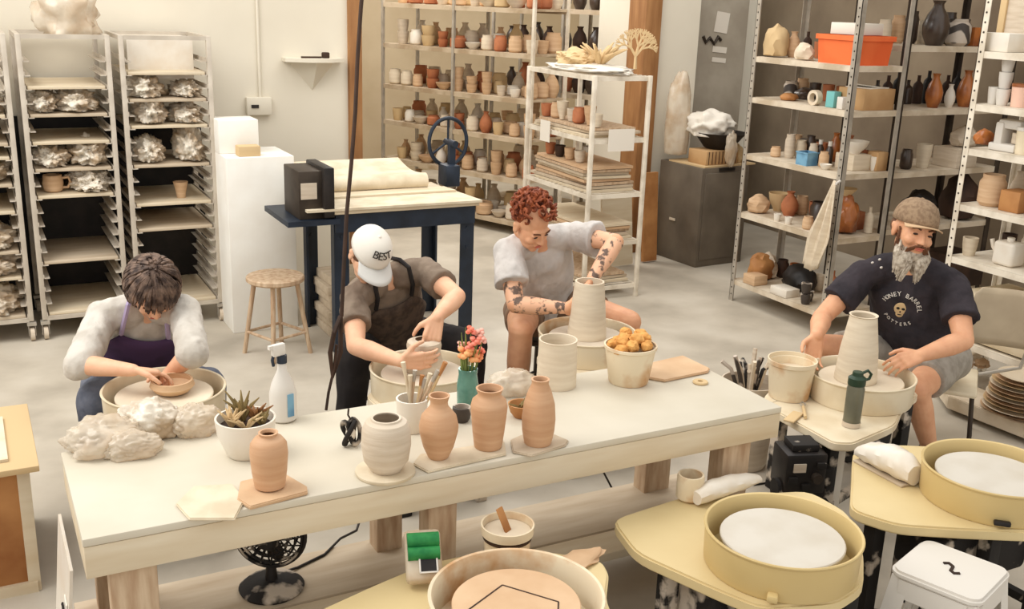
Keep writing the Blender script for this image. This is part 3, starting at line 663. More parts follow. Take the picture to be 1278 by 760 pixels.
# ================================================================ file cabinet, locker
fx0, fy0 = 5.09, 6.52
t = thing('steel_cabinet', 'low gunmetal steel cabinet standing at the right edge of the doorway', 'cabinet', (fx0+0.25, fy0+0.26, 0), math.radians(4))
MB().box((0, 0, 0.40), (0.50, 0.52, 0.80), bev=0.006).done('body', 'greytin', t)
dr_ = MB().box((0, -0.265, 0.41), (0.44, 0.012, 0.70), bev=0.004).done('door', 'greytin', t)
MB().box((0, -0.265, 0.785), (0.16, 0.014, 0.025)).done('recess', 'black', dr_)
MB().box((-0.256, 0.05, 0.34), (0.006, 0.07, 0.02)).done('scuff', 'greyclay', t)
lx = ony(868, 5, 7.35).x; lx2 = ony(938, 5, 7.35).x
t = thing('grey_locker', 'tall grey metal locker with white notices taped on, behind the gunmetal cabinet', 'locker', ((lx+lx2)/2, 7.6, 0))
LW = lx2-lx
MB().box((0, 0, 1.15), (LW, 0.45, 2.3), bev=0.006).done('body', 'locker', t)
dr_ = MB().box((0, -0.232, 1.15), (LW-0.03, 0.014, 2.24), bev=0.003).done('door', 'locker', t)
for px, py, w_, h_, mm, r_ in ((901, 28, 0.14, 0.17, 'paper', 0.12), (898, 62, 0.15, 0.05, 'paper', 0.08), (897, 75, 0.15, 0.04, 'paper', 0.08)):
    p = ony(px, py, 7.36); MB().box((0, 0, 0), (w_, 0.003, h_), ry=r_).done('notice', mm, dr_, (p.x-(lx+lx2)/2, 7.358-7.6, p.z))
p = ony(885, 50, 7.36)
MB().tube([(-0.07, 0, 0), (-0.04, 0, -0.05), (0.0, 0, -0.01), (0.05, 0, -0.06), (0.09, 0, 0.0), (0.12, 0, -0.03)], 0.014, 6).done('scrawled_sign', 'darksteel', dr_, (p.x-(lx+lx2)/2, 7.352-7.6, p.z+0.03))
# things on the gunmetal cabinet
CZ = 0.801; cx0 = fx0+0.25; cy0 = fy0+0.26
solo('cardboard_sheet', MB().box((0, 0, 0.006), (0.56, 0.42, 0.012)), 'papertan', 'flat cardboard sheet lying on the gunmetal cabinet', 'cardboard', (cx0+0.05, cy0-0.03, CZ), 0.1)
t = thing('brick_box', 'tan brick-patterned box on the gunmetal cabinet', 'box', (cx0+0.0, cy0-0.10, CZ+0.013), 0.05)
MB().box((0, 0, 0.055), (0.33, 0.22, 0.11), bev=0.003).done('box_body', 'card', t)
m = MB()
for k in range(9): m.box((-0.14+k*0.035, -0.1115, 0.055), (0.005, 0.003, 0.10))
m.done('slots', 'dkbrown', t)
t = thing('black_bowl', 'large black bowl piled with white plastic, on top of the tan box', 'bowl', (cx0+0.06, cy0-0.08, CZ+0.125))
MB().lathe(hollow([(0.10, 0), (0.12, 0.01), (0.19, 0.10), (0.22, 0.13)], 0.008), n=28).done('bowl_body', 'black', t)
solo('white_plastic_heap', MB().crumple((0, 0, 0.07), (0.19, 0.17, 0.12), 14, 0.3), 'paper', 'heap of white crumpled plastic filling the black bowl', 'plastic sheet', (cx0+0.0, cy0-0.04, CZ+0.225))
solo('clear_bag', MB().crumple((0, 0, 0), (0.05, 0.03, 0.13), 15, 0.3, flat=False), 'bag', 'clear plastic tail hanging over the front of the black bowl', 'bag', (cx0+0.01, cy0-0.30, CZ+0.15))
solo('paper_bag', MB().crumple((0, 0, 0.05), (0.07, 0.07, 0.09), 16, 0.25), 'papertan', 'small crumpled kraft bag at the right end of the gunmetal cabinet', 'bag', (cx0+0.22, cy0-0.1, CZ+0.013))
solo('plastic_column', MB().crumple((0, 0, 0.28), (0.10, 0.10, 0.42), 17, 0.12), 'bag', 'tall clear plastic wrap standing left of the tan box', 'plastic sheet', (cx0-0.20, cy0+0.14, CZ+0.013))

# ================================================================ white open shelf in front of the doorway
wx0, wx1, wy0, wy1, WH = 3.73, 4.20, 5.97, 6.91, 1.56
t = thing('wire_shelf', 'white-posted open shelf standing in the doorway behind the red-haired potter', 'shelving', ((wx0+wx1)/2, (wy0+wy1)/2, 0))
hx, hy = (wx1-wx0)/2, (wy1-wy0)/2
for sx in (-1, 1):
    for sy in (-1, 1):
        MB().box((sx*(hx-0.014), sy*(hy-0.014), WH/2), (0.028, 0.028, WH), bev=0.003).done('post', 'whitesteel', t)
zws = [0.10, 0.42, 0.76, 1.14]
for z in zws+[WH-0.002]:
    m = MB()
    for sx in (-1, 1): m.box((sx*(hx-0.02), 0, z-0.018), (0.012, 2*hy-0.03, 0.03))
    for sy in (-1, 1): m.box((0, sy*(hy-0.02), z-0.018), (2*hx-0.03, 0.012, 0.03))
    for k in range(15): m.box((0, -hy+0.06+k*(2*hy-0.12)/14, z-0.003), (2*hx-0.03, 0.008, 0.006))
    m.done('wire_deck', 'whitesteel', t)
wc = Vector(((wx0+wx1)/2, (wy0+wy1)/2, 0))
wlab = {0: 'bottom', 1: 'lower', 2: 'middle', 3: 'upper'}
random.seed(11)
for si, n in ((0, 3), (1, 5), (2, 8), (3, 3)):
    for k in range(n):
        solo('flat_board', MB().box((0, 0, 0.009), (0.36+0.04*random.random(), 0.72+0.08*random.random(), 0.018)), ['palewood', 'greywood', 'legwood', 'tanclay'][k % 4], 'thin wooden board stacked on the %s deck of the white open shelf' % wlab[si], 'board', (wc.x+0.01*random.uniform(-1, 1), wc.y+0.02*random.uniform(-1, 1), zws[si]+k*0.0225), random.uniform(-0.06, 0.06), 'flat boards on the %s deck of the white open shelf' % wlab[si])
for k in range(7):
    item(['cup', 'jar', 'bowl'][k % 3], (wc.x-0.12+0.02*(k % 2), wy1-0.12-k*0.115, zws[3]+3*0.0225), 0.045, 0.09+0.02*(k % 3), ['redclay', 'tanclay', 'paleclay', 'greyclay'][k % 4], 'small clay pot on the boards of the upper deck, white open shelf', 'pot', 'pots on the upper deck of the white open shelf')
for k in range(4):
    item('cup', (wc.x-0.12, wy1-0.2-k*0.14, zws[2]+8*0.0225), 0.04, 0.08, ['redclay', 'dkbrown', 'tanclay', 'greyclay'][k], 'small clay cup on the board stack of the middle deck', 'pot', 'cups on the middle deck of the white open shelf')
solo('hanging_sheet', MB().box((0, 0, -0.075), (0.003, 0.14, 0.15)), 'paper', 'white paper sheet hanging from the long side of the white open shelf', 'paper', (wx0-0.004, onx(681, 160, wx0).y, onx(681, 150, wx0).z))
p = ony(776, 162, wy0)
solo('hanging_sheet', MB().box((0, 0, -0.08), (0.21, 0.003, 0.15)), 'paper', 'larger white paper sheet hanging from the short side of the white open shelf', 'paper', (p.x, wy0-0.004, p.z+0.01))
# on top: plastic / paper with spiky dried plants
solo('draped_sheet', MB().crumple((0, 0, 0.02), (0.20, 0.42, 0.035), 21, 0.3), 'paper', 'white plastic sheet spread over the top of the white open shelf', 'plastic sheet', (wc.x-0.0, wc.y, WH))
def sticks(name, label, loc, n, r, h, m, seed, spread=1.0, thick=0.006, cat='plant', bits=True):
    random.seed(seed); t = thing(name, label, cat, loc)
    for k in range(n):
        a = random.uniform(0, 6.283); e = random.uniform(0.3, 1)*spread
        tip = Vector((r*e*math.cos(a), r*e*math.sin(a), h*random.uniform(0.6, 1)))
        mid = tip*0.5+Vector((0, 0, h*0.15))
        MB().tube([(0, 0, 0.0), mid, tip], thick, 5, radii=[thick*0.7, thick, thick*0.3]).done('leaf' if bits else 'stick', m, t)
    return t
sticks('dried_flower', 'dried spiky tan plant lying on top of the white open shelf', (wc.x+0.02, wc.y-0.12, WH+0.035), 26, 0.20, 0.17, 'papertan', 5, thick=0.016)
solo('driftwood', MB().crumple((0, 0, 0.03), (0.13, 0.2, 0.07), 77, 0.35), 'papertan', 'tan crumpled leaf bundle on the white open shelf top', 'bundle', (wc.x-0.02, wc.y+0.10, WH+0.04))
# coral fan
t = thing('coral_fan', 'lacy tan fan coral standing upright at the end of the white open shelf', 'coral', (wx1-0.10, wy0+0.08, WH+0.04))
random.seed(3); m = MB()
def branch(p, a, L, r, d):
    q_ = p+Vector((math.sin(a)*L*cY, -math.sin(a)*L*sY*0.6, math.cos(a)*L)); m.cyl(p, q_, r, r*0.8, 5)
    if d > 0:
        for s_ in (-0.55, 0.1, 0.6): branch(q_, a+s_+random.uniform(-0.15, 0.15), L*0.78, r*0.78, d-1)
branch(Vector((0, 0, 0)), 0, 0.085, 0.013, 4)
m.done('branches', 'papertan', t)

# leaning boards behind
solo('leaning_board', MB().box((0, 0, 0.33), (0.30, 0.02, 0.66), rx=-0.12), 'palewood', 'pale plywood board leaning beside the gunmetal cabinet', 'board', (4.52, 6.78, 0.01), 0.1)
solo('leaning_board', MB().box((0, 0, 0.36), (0.14, 0.03, 0.72), rx=-0.08), 'orangewood', 'narrow brown board leaning against the gunmetal cabinet side', 'board', (4.86, 6.82, 0.01), 0.1)

# ================================================================ store room shelving
def wire_unit(loc, rz, L, D, H, zs, label, nb):
    t = thing('storage_shelving', label, 'shelving', loc, rz)
    for i in range(nb+1):
        for sy in (-1, 1):
            MB().box((i*L/nb, sy*D/2, H/2), (0.026, 0.026, H)).done('post', 'steel' if i else 'whitesteel', t)
    for z in zs:
        m = MB().box((L/2, 0, z-0.01), (L, D, 0.02)).box((L/2, D/2, z-0.02), (L, 0.012, 0.04)).box((L/2, -D/2, z-0.02), (L, 0.012, 0.04)); m.done('shelf', 'shelfstore', t)
    return t
A = math.radians(112)
ZS = [0.12, 0.50, 0.86, 1.20, 1.58, 1.95]
S1 = Vector((4.31, 7.90, 0)); d1 = Vector((math.cos(A), math.sin(A), 0)); n1 = Vector((-math.sin(A), math.cos(A), 0))
# the seen face is the left one: the shelving extends away to the right of it
c1 = S1 - n1*0.24
wire_unit(c1, A, 1.85, 0.46, 2.3, ZS, 'long storage shelving crowded with small pots, seen through the doorway', 2)
S2 = Vector((5.28, 7.75, 0)); c2 = S2 - n1*0.22
wire_unit(c2, A, 1.7, 0.42, 2.3, ZS, 'second storage shelving with dark rows, at the right side of the doorway', 2)
S3 = Vector((2.95, 9.15, 0)); c3 = S3 - n1*0.0
wire_unit(c3, A, 1.5, 0.42, 2.3, ZS, 'storage shelving at the left side of the doorway beyond the brown post', 2)
S4 = Vector((5.3, 10.6, 0))
kinds = [('cup', 0.042, 0.09), ('bowl', 0.075, 0.06), ('jar', 0.05, 0.12), ('vase', 0.05, 0.16), ('cup', 0.05, 0.075), ('jar', 0.06, 0.09)]
mts = ['tanclay', 'paleclay', 'greyclay', 'tanclay', 'redclay', 'whiteglaze', 'greyclay', 'papertan']
shn = ['lowest', 'second lowest', 'third', 'fourth', 'fifth', 'highest']
protos = {}
def pot(ki, mi, loc, label, group, sc=1.0):
    key = (ki, mi); k, r, h = kinds[ki]
    if key not in protos:
        protos[key] = item(k, loc, r, h, mts[mi], label, 'pot', group); protos[key].scale = (sc,)*3; return
    c = protos[key].copy(); COL.objects.link(c); c.location = loc; c.scale = (sc,)*3; c['label'] = label; c['group'] = group
random.seed(21)
cnt = 0
mts += ['darkglaze', 'dkbrown']
for (c_, L, D, uname, rowsd) in ((c1, 1.85, 0.46, 'long storage shelving', 3), (c3, 1.5, 0.42, 'left storage shelving', 1), (c2, 1.7, 0.42, 'right storage shelving', 1)):
    for si, z in enumerate(ZS):
        if si == 0 and uname != 'long storage shelving': continue
        lb = 'small clay pot on the %s shelf of the %s' % (shn[si], uname); gp = 'clay pots on the %s shelf of the %s' % (shn[si], uname)
        for row in range(rowsd):
            s_ = 0.07
            while s_ < L-0.07:
                off = (D/2-0.075) - row*0.145 if rowsd > 1 else 0.05
                p = c_+d1*s_+n1*(off+random.uniform(-0.01, 0.01))
                if uname.startswith('right') and si >= 3: mi = random.choice([8, 9, 4]); ki = 3; sc = random.uniform(1.1, 1.5)
                else: mi = random.randrange(8); ki = random.choice([0, 1, 2, 2, 3, 4, 5, 0]) if row < 2 else random.choice([2, 3]); sc = random.uniform(0.95, 1.3) if row < 2 else random.uniform(1.2, 1.5)
                pot(ki, mi, (p.x, p.y, z+0.0005), lb, gp, sc); cnt += 1
                if row == 0 and ki in (0, 4) and random.random() < 0.6 and cnt < 330:
                    pot(ki, mi, (p.x, p.y, z+0.0005+kinds[ki][2]*sc*0.93), lb, gp, sc); cnt += 1
                s_ += random.uniform(0.135, 0.175)*(1.1 if row < 2 else 1.3)
print('storage pots', cnt)
for k, (s_, w_, h_) in enumerate([(0.25, 0.34, 0.16), (0.75, 0.40, 0.12), (1.35, 0.5, 0.14)]):
    pass
# ================================================================ work table
BX0, BX1, BY0, BY1, BZ = 0.155, 2.375, 2.485, 3.04, 0.74
t = thing('work_table', 'long white-topped wooden work table crossing the middle of the room', 'table', ((BX0+BX1)/2, (BY0+BY1)/2, 0))
hx, hy = (BX1-BX0)/2, (BY1-BY0)/2
MB().box((0, 0, BZ-0.011), (2*hx, 2*hy, 0.022), bev=0.003).done('table_top', 'tabletop', t)
for sy in (-1, 1): MB().box((0, sy*(hy-0.012), BZ-0.067), (2*hx-0.004, 0.022, 0.088), bev=0.002).done('apron', 'palewood', t)
for sx in (-1, 1): MB().box((sx*(hx-0.013), 0, BZ-0.067), (0.022, 2*hy-0.05, 0.088), bev=0.002).done('apron', 'palewood', t)
for lx_ in (0.27, 1.13, 2.22):
    for y in (BY0+0.062, BY1-0.062):
        MB().box((lx_-(BX0+BX1)/2, y-(BY0+BY1)/2, (BZ-0.024)/2), (0.115 if lx_ != 1.13 else 0.09, 0.075, BZ-0.024), bev=0.003).done('leg', 'legwood', t)
MB().box((0.02, 0.135, 0.232), (2*hx+0.05, 0.275, 0.03), bev=0.002).done('lower_shelf', 'greywood', t)
MB().box((0.02, -0.08, 0.232), (2*hx+0.05, 0.13, 0.03), bev=0.002).done('lower_shelf', 'palewood', t)
t = thing('leaning_sheet', 'white board with a scribbled tag leaning on the left end of the long work table', 'board', (BX0-0.05, 2.82, 0.012))
MB().box((0, 0, 0.28), (0.008, 0.34, 0.56), ry=0.10).done('sheet', 'whiteglaze', t)
p = Vector((0, -0.11, 0.40)); px_ = (p.z-0.28)*math.tan(0.10)-0.0065
MB().box((px_, p.y, p.z), (0.003, 0.06, 0.085), ry=0.1).done('tag', 'paper', t)
m = MB()
for k in range(3): m.tube([(px_-0.004, p.y-0.02, p.z+0.03-k*0.022), (px_-0.004, p.y-0.008, p.z+0.02-k*0.022), (px_-0.004, p.y+0.005, p.z+0.032-k*0.022), (px_-0.004, p.y+0.02, p.z+0.018-k*0.022)], 0.0035, 5)
m.done('scribble', 'black', t)

TZ_ = BZ+0.0005
def pscale(p):      # pixels per metre at a room point
    xw, yw = p[0]*cY-p[1]*sY, p[0]*sY+p[1]*cY
    return FPX/(yw*cT-(p[2]-HC)*sT)
def tpot(px, py, wpx, hpx, prof, m, name, label, cat='vase', z=TZ_, n=40, t=0.006, group=None):
    """prof: (r/rmax, z/h) outside profile; base centre at pixel px,py."""
    p = at(px, py, z); s = pscale(p); r = wpx/s/2; h = hpx/s/0.9
    pr = [(a*r, b*h) for a, b in prof]
    o = solo(name, MB().lathe(hollow(pr, t), n=n), m, label, cat, (p.x, p.y, z)); return o, r, h, p
# octagonal bat and slab under the first vase
def ngon(n, r, a0=0.0, sx=1.0, sy=1.0): return [(r*sx*math.cos(a0+2*math.pi*k/n), r*sy*math.sin(a0+2*math.pi*k/n)) for k in range(n)]
def pixpoly(pts, z): return [tuple(at(px, py, z)[:2]) for px, py in pts]
def slab(name, pts, z0, th, m, label, cat, bev=0.003):
    P_ = pixpoly(pts, z0+th); cx = sum(p[0] for p in P_)/len(P_); cy = sum(p[1] for p in P_)/len(P_)
    return solo(name, MB().prism([(p[0]-cx, p[1]-cy) for p in P_], 0, th, bev), m, label, cat, (cx, cy, z0))
slab('octagonal_tile', [(241, 606), (290, 603), (306, 622), (293, 647), (236, 647), (219, 628)], TZ_, 0.008, 'canvas', 'grey-cream polygonal tile with a faint ring at the front edge of the table', 'tile')
slab('wooden_bat', [(300, 600), (352, 588), (383, 606), (384, 613), (312, 632), (296, 622)], TZ_, 0.012, 'tanclay', 'flat tan slab under the leftmost terracotta vase', 'board')
Zb = TZ_+0.0125
V1 = [(0.66, 0), (0.80, 0.03), (0.92, 0.3), (1.0, 0.62), (0.95, 0.80), (0.72, 0.90), (0.50, 0.93), (0.46, 0.95), (0.52, 1.0)]
tpot(337, 607, 47, 66, V1, 'terracotta', 'clay_vase', 'leftmost terracotta vase with ringed sides on a tan slab', z=Zb)
# grey round pot on round bat
solo('round_bat', MB().lathe([(0, 0), (0.082, 0), (0.085, 0.004), (0.085, 0.010), (0, 0.010)], n=40), 'canvas', 'round cream bat under the pale grey pot', 'bat', tuple(at(481, 590, TZ_)[:2])+(TZ_,))
V2 = [(0.62, 0), (0.66, 0.03), (0.90, 0.2), (1.0, 0.5), (0.97, 0.78), (0.82, 0.93), (0.62, 0.965), (0.60, 1.0)]
tpot(482, 585, 62, 62, V2, 'greyclay', 'clay_pot', 'pale grey round pot with a wide dark mouth on round bat', z=TZ_+0.0105)
slab('plaster_slab', [(524, 566), (629, 549), (632, 566), (534, 588), (515, 578)], TZ_, 0.008, 'canvas', 'irregular cream slab under the two middle terracotta vases', 'board')
V3 = [(0.50, 0), (0.54, 0.02), (0.78, 0.18), (0.98, 0.42), (1.0, 0.52), (0.88, 0.68), (0.55, 0.80), (0.46, 0.84), (0.44, 0.90), (0.54, 1.0)]
tpot(547, 570, 49, 74, V3, 'terracotta', 'clay_vase', 'round-bellied terracotta vase with a narrow collared neck', z=TZ_+0.0085)
V4 = [(0.72, 0), (0.76, 0.02), (0.86, 0.25), (0.96, 0.55), (1.0, 0.70), (0.92, 0.80), (0.66, 0.87), (0.62, 0.91), (0.74, 1.0)]
tpot(609, 557, 46, 70, V4, 'terracotta', 'clay_vase', 'broad-shouldered terracotta vase with a wide flared mouth', z=TZ_+0.0085)
slab('grey_board', [(637, 548), (672, 533), (710, 549), (706, 555), (664, 568), (640, 563)], TZ_, 0.008, 'greywood', 'small grey board under the rightmost terracotta vase', 'board')
V5 = [(0.80, 0), (0.84, 0.04), (0.96, 0.20), (1.0, 0.38), (0.92, 0.62), (0.68, 0.82), (0.50, 0.92), (0.50, 0.96), (0.55, 1.0)]
tpot(671, 552, 42, 76, V5, 'terracotta', 'clay_vase', 'tall pear-shaped terracotta vase, rightmost in the row on the table', z=TZ_+0.0085)
# tool cup
o_, r, h, p = tpot(514, 536, 40, 38, [(0.8, 0), (0.85, 0.05), (1.0, 1.0)], 'whiteglaze', 'glass_cup', 'pale glass cup holding a bunch of wooden clay tools', 'cup')
tips = [(503, 452), (518, 462), (527, 468), (537, 466), (547, 462), (556, 452), (512, 468), (531, 472)]
for k, (qx, qy) in enumerate(tips):
    a = p + Vector((0.010*math.cos(k*2.4), 0.010*math.sin(k*2.4), 0.012)); e = dep(qx, qy, p.x*sY+p.y*cY+0.01*math.sin(k))
    t = thing('clay_tool', 'wooden clay tool standing in the pale glass cup', 'tool', a, 0, 'wooden tools in the pale glass cup')
    MB().cyl((0, 0, 0), (e-a)*0.8, 0.0045, 0.005, 8).done('handle', ['palewood', 'legwood', 'papertan'][k % 3], t)
    MB().cyl((e-a)*0.8, e-a, 0.005, 0.008, 8).done('tool_tip', ['palewood', 'steel', 'orangewood'][k % 3], t)
# knotted ornament
p = at(438, 556, TZ_)
t = thing('twisted_ornament', 'small knotted dark and white ornament on the table left of the grey pot', 'ornament', p)
kn = [((0.019+0.010*math.cos(1.5*a))*math.cos(a), (0.019+0.010*math.cos(1.5*a))*math.sin(a)*0.7, 0.044+0.036*math.sin(1.5*a)) for a in [4*math.pi*k/60 for k in range(61)]]
MB().tube(kn, 0.0075, 8).done('knotted_ring', 'blackclay', t)
MB().ell((0, 0, 0.040), (0.016, 0.014, 0.026)).done('body', 'whiteglaze', t)
MB().tube([(0, 0, 0.085), (-0.008, 0, 0.10), (-0.006, 0, 0.12)], 0.003, 6).done('hook', 'darksteel', t)
# teal vase with flowers
o_, r, h, p = tpot(583, 508, 27, 46, [(0.85, 0), (0.95, 0.05), (1.0, 0.6), (0.85, 0.85), (0.9, 1.0)], 'greenglaze', 'glass_vase', 'teal glass vase holding coral and peach flowers')
D0 = p.x*sY+p.y*cY
random.seed(4)
t = thing('flower_bouquet', 'bunch of coral, pink and peach flowers in the teal vase', 'flowers', (p.x, p.y, TZ_+0.01))
o = Vector(t.location)
for k, (qx, qy, mm, rr) in enumerate([(588, 412, 'flower', 0.016), (594, 425, 'flower', 0.018), (598, 415, 'pinkflower', 0.016), (586, 432, 'flower', 0.015), (580, 440, 'peach', 0.022), (590, 444, 'peach', 0.022), (601, 437, 'flower', 0.012), (576, 430, 'pinkflower', 0.013), (597, 446, 'peach', 0.016), (602, 424, 'pinkflower', 0.014)]):
    e = dep(qx, qy, D0+random.uniform(-0.02, 0.02))-o
    MB().tube([(0, 0, 0), e*0.5+Vector((0, 0, 0.01)), e], 0.002, 5).done('stem', 'stem', t)
    m = MB()
    for j in range(7):
        a = j*0.9+k; m.ell(e+Vector((math.cos(a)*rr*0.6, math.sin(a)*rr*0.6, (j % 3-1)*rr*0.45)), (rr*0.55, rr*0.55, rr*0.4), u=8, v=6)
    m.done('blossom', mm, t)
for qx, qy in ((576, 415), (581, 408), (573, 425)):
    e = dep(qx, qy, D0)-o; MB().tube([(0, 0, 0.03), e*0.6, e], 0.003, 5, radii=[0.002, 0.006, 0.001]).done('leaf', 'stem', t)
tpot(576, 525, 24, 17, [(0.7, 0), (0.9, 0.2), (1.0, 0.6), (0.95, 1.0)], 'stone', 'small_bowl', 'small dark-and-white patterned bowl between the two middle vases', 'bowl')
# shell / leaf bowl with bag behind
o_, r, h, p = tpot(650, 520, 34, 16, [(0.5, 0), (0.8, 0.4), (1.0, 1.0)], 'orangewood', 'small_bowl', 'small brown wooden bowl just left behind the pear-shaped vase', 'bowl')
sticks('dry_leaves', 'dry grey leaves lying in the small brown bowl', (p.x, p.y, TZ_+0.012), 9, 0.05, 0.05, 'leaf', 9, thick=0.006)
p = at(640, 490, TZ_)
solo('plastic_bag', MB().crumple((0, 0, 0.03), (0.085, 0.055, 0.05), 33, 0.3), 'bag', 'crumpled clear bag behind the broad-shouldered vase', 'bag', (p.x, p.y, TZ_))
# tall pale cylinder
tpot(694, 480, 50, 54, [(1.0, 0), (1.0, 0.05), (0.98, 0.5), (0.94, 0.94), (0.96, 1.0)], 'paleclay', 'clay_cylinder', 'wide pale clay cylinder at the back of the table', 'cylinder')
# bucket of sponges
o_, r, h, p = tpot(784, 476, 66, 44, [(0.72, 0), (0.75, 0.03), (0.95, 0.9), (1.0, 0.93), (1.0, 1.0)], 'slipcream', 'sponge_bucket', 'spattered translucent bucket heaped with sponges', 'bucket')
m = MB()
for dx in (-1, 1):
    pass
random.seed(6)
for k in range(13):
    a = k*2.4; rr = r*0.62*math.sqrt((k+0.5)/13.0)*1.2
    solo('sponge', MB().crumple((0, 0, 0), (0.026, 0.022, 0.020), k+100, 0.25, flat=False, sub=3), 'sponge', 'orange-tan sponge heaped in the spattered bucket', 'sponge', (p.x+rr*math.cos(a), p.y+rr*math.sin(a), TZ_+h*0.93+0.022*(1-rr/r)+0.012*(k % 3)), k, 'sponges in the spattered bucket')
slab('flat_board', [(812, 452), (852, 443), (886, 459), (884, 463), (830, 474), (806, 470)], TZ_, 0.010, 'tanclay', 'flat cream-tan board at the right end of the table', 'board')
p = at(874, 478, TZ_)
solo('wooden_ring', MB().lathe([(0.010, 0), (0.026, 0), (0.028, 0.004), (0.026, 0.008), (0.010, 0.008)], closed=True, n=28), 'papertan', 'small tan wooden ring at the right end of the table', 'ring', (p.x, p.y, TZ_))
# spray bottle
p = at(354, 523, TZ_)
t = thing('spray_bottle', 'translucent white spray bottle with a blue and white trigger head', 'spray bottle', p, 0.3)
MB().lathe([(0, 0), (0.036, 0), (0.042, 0.006), (0.043, 0.09), (0.034, 0.125), (0.016, 0.165), (0.013, 0.19), (0, 0.19)], n=28).done('bottle_body', 'whitepl', t)
MB().lathe([(0, 0.19), (0.016, 0.19), (0.016, 0.215), (0, 0.215)], n=18).done('collar', 'bluepl2' if 'bluepl2' in M else 'navy', t)
MB().box((-0.012, 0, 0.235), (0.045, 0.02, 0.04), bev=0.006).box((-0.036, 0, 0.247), (0.02, 0.012, 0.012)).done('trigger_head', 'whitepl', t)
MB().tube([(-0.026, 0, 0.228), (-0.034, 0, 0.205), (-0.03, 0, 0.185)], 0.005, 6).done('trigger', 'navy', t)
MB().box((0.0, -0.0435, 0.06), (0.022, 0.002, 0.075)).done('label', 'bluepl', t)
# bowl with spiky plants
o_, r, h, p = tpot(308, 566, 74, 44, [(0.6, 0), (0.66, 0.05), (0.94, 0.6), (1.0, 1.0)], 'whiteglaze', 'planter_bowl', 'white bowl planted with small spiky succulents', 'bowl')
solo('soil', MB().lathe([(0, 0), (r*0.84, 0), (r*0.86, 0.006), (0, 0.012)]), 'dkbrown', 'dark soil filling the white planter bowl', 'soil', (p.x, p.y, TZ_+h*0.72))
for k, (dx, dy, mm, nn, hh) in enumerate([(-0.04, 0.0, 'papertan', 14, 0.06), (0.035, 0.02, 'brownwood', 12, 0.06), (0.0, 0.03, 'leaf', 10, 0.10), (0.045, -0.02, 'leaf', 9, 0.05), (-0.005, -0.03, 'papertan', 10, 0.05)]):
    sticks('spiky_plant', ['tan spiky succulent at the left of the white planter bowl', 'brown spiky succulent at the back right of the planter bowl', 'tallest green-brown spiky succulent in the middle of the planter bowl', 'olive spiky succulent at the right front of the planter bowl', 'small tan succulent at the front of the planter bowl'][k], (p.x+dx, p.y+dy, TZ_+h*0.76), nn, 0.055, hh, mm, 50+k, thick=0.0055)
# big plastic-wrapped bundle
for k, (px, py, rx, ry, rz_, lb) in enumerate([(132, 548, 0.105, 0.075, 0.06, 'left lobe of crumpled clear plastic wrap at the back left table corner'), (188, 530, 0.09, 0.07, 0.07, 'middle plastic-wrapped clay ball at the back left of the table'), (245, 526, 0.075, 0.06, 0.055, 'right crumpled plastic bundle next to the white planter bowl'), (168, 556, 0.075, 0.045, 0.045, 'small front fold of plastic before the wrapped clay ball')]):
    p = at(px, py+12, TZ_)
    solo('plastic_bundle', MB().crumple((0, 0, rz_*0.55), (rx, ry, rz_), 200+k, 0.26, freq=1.7, sub=5), 'bag' if k != 1 else 'plastic', lb, 'plastic bundle', (p.x, p.y, TZ_))

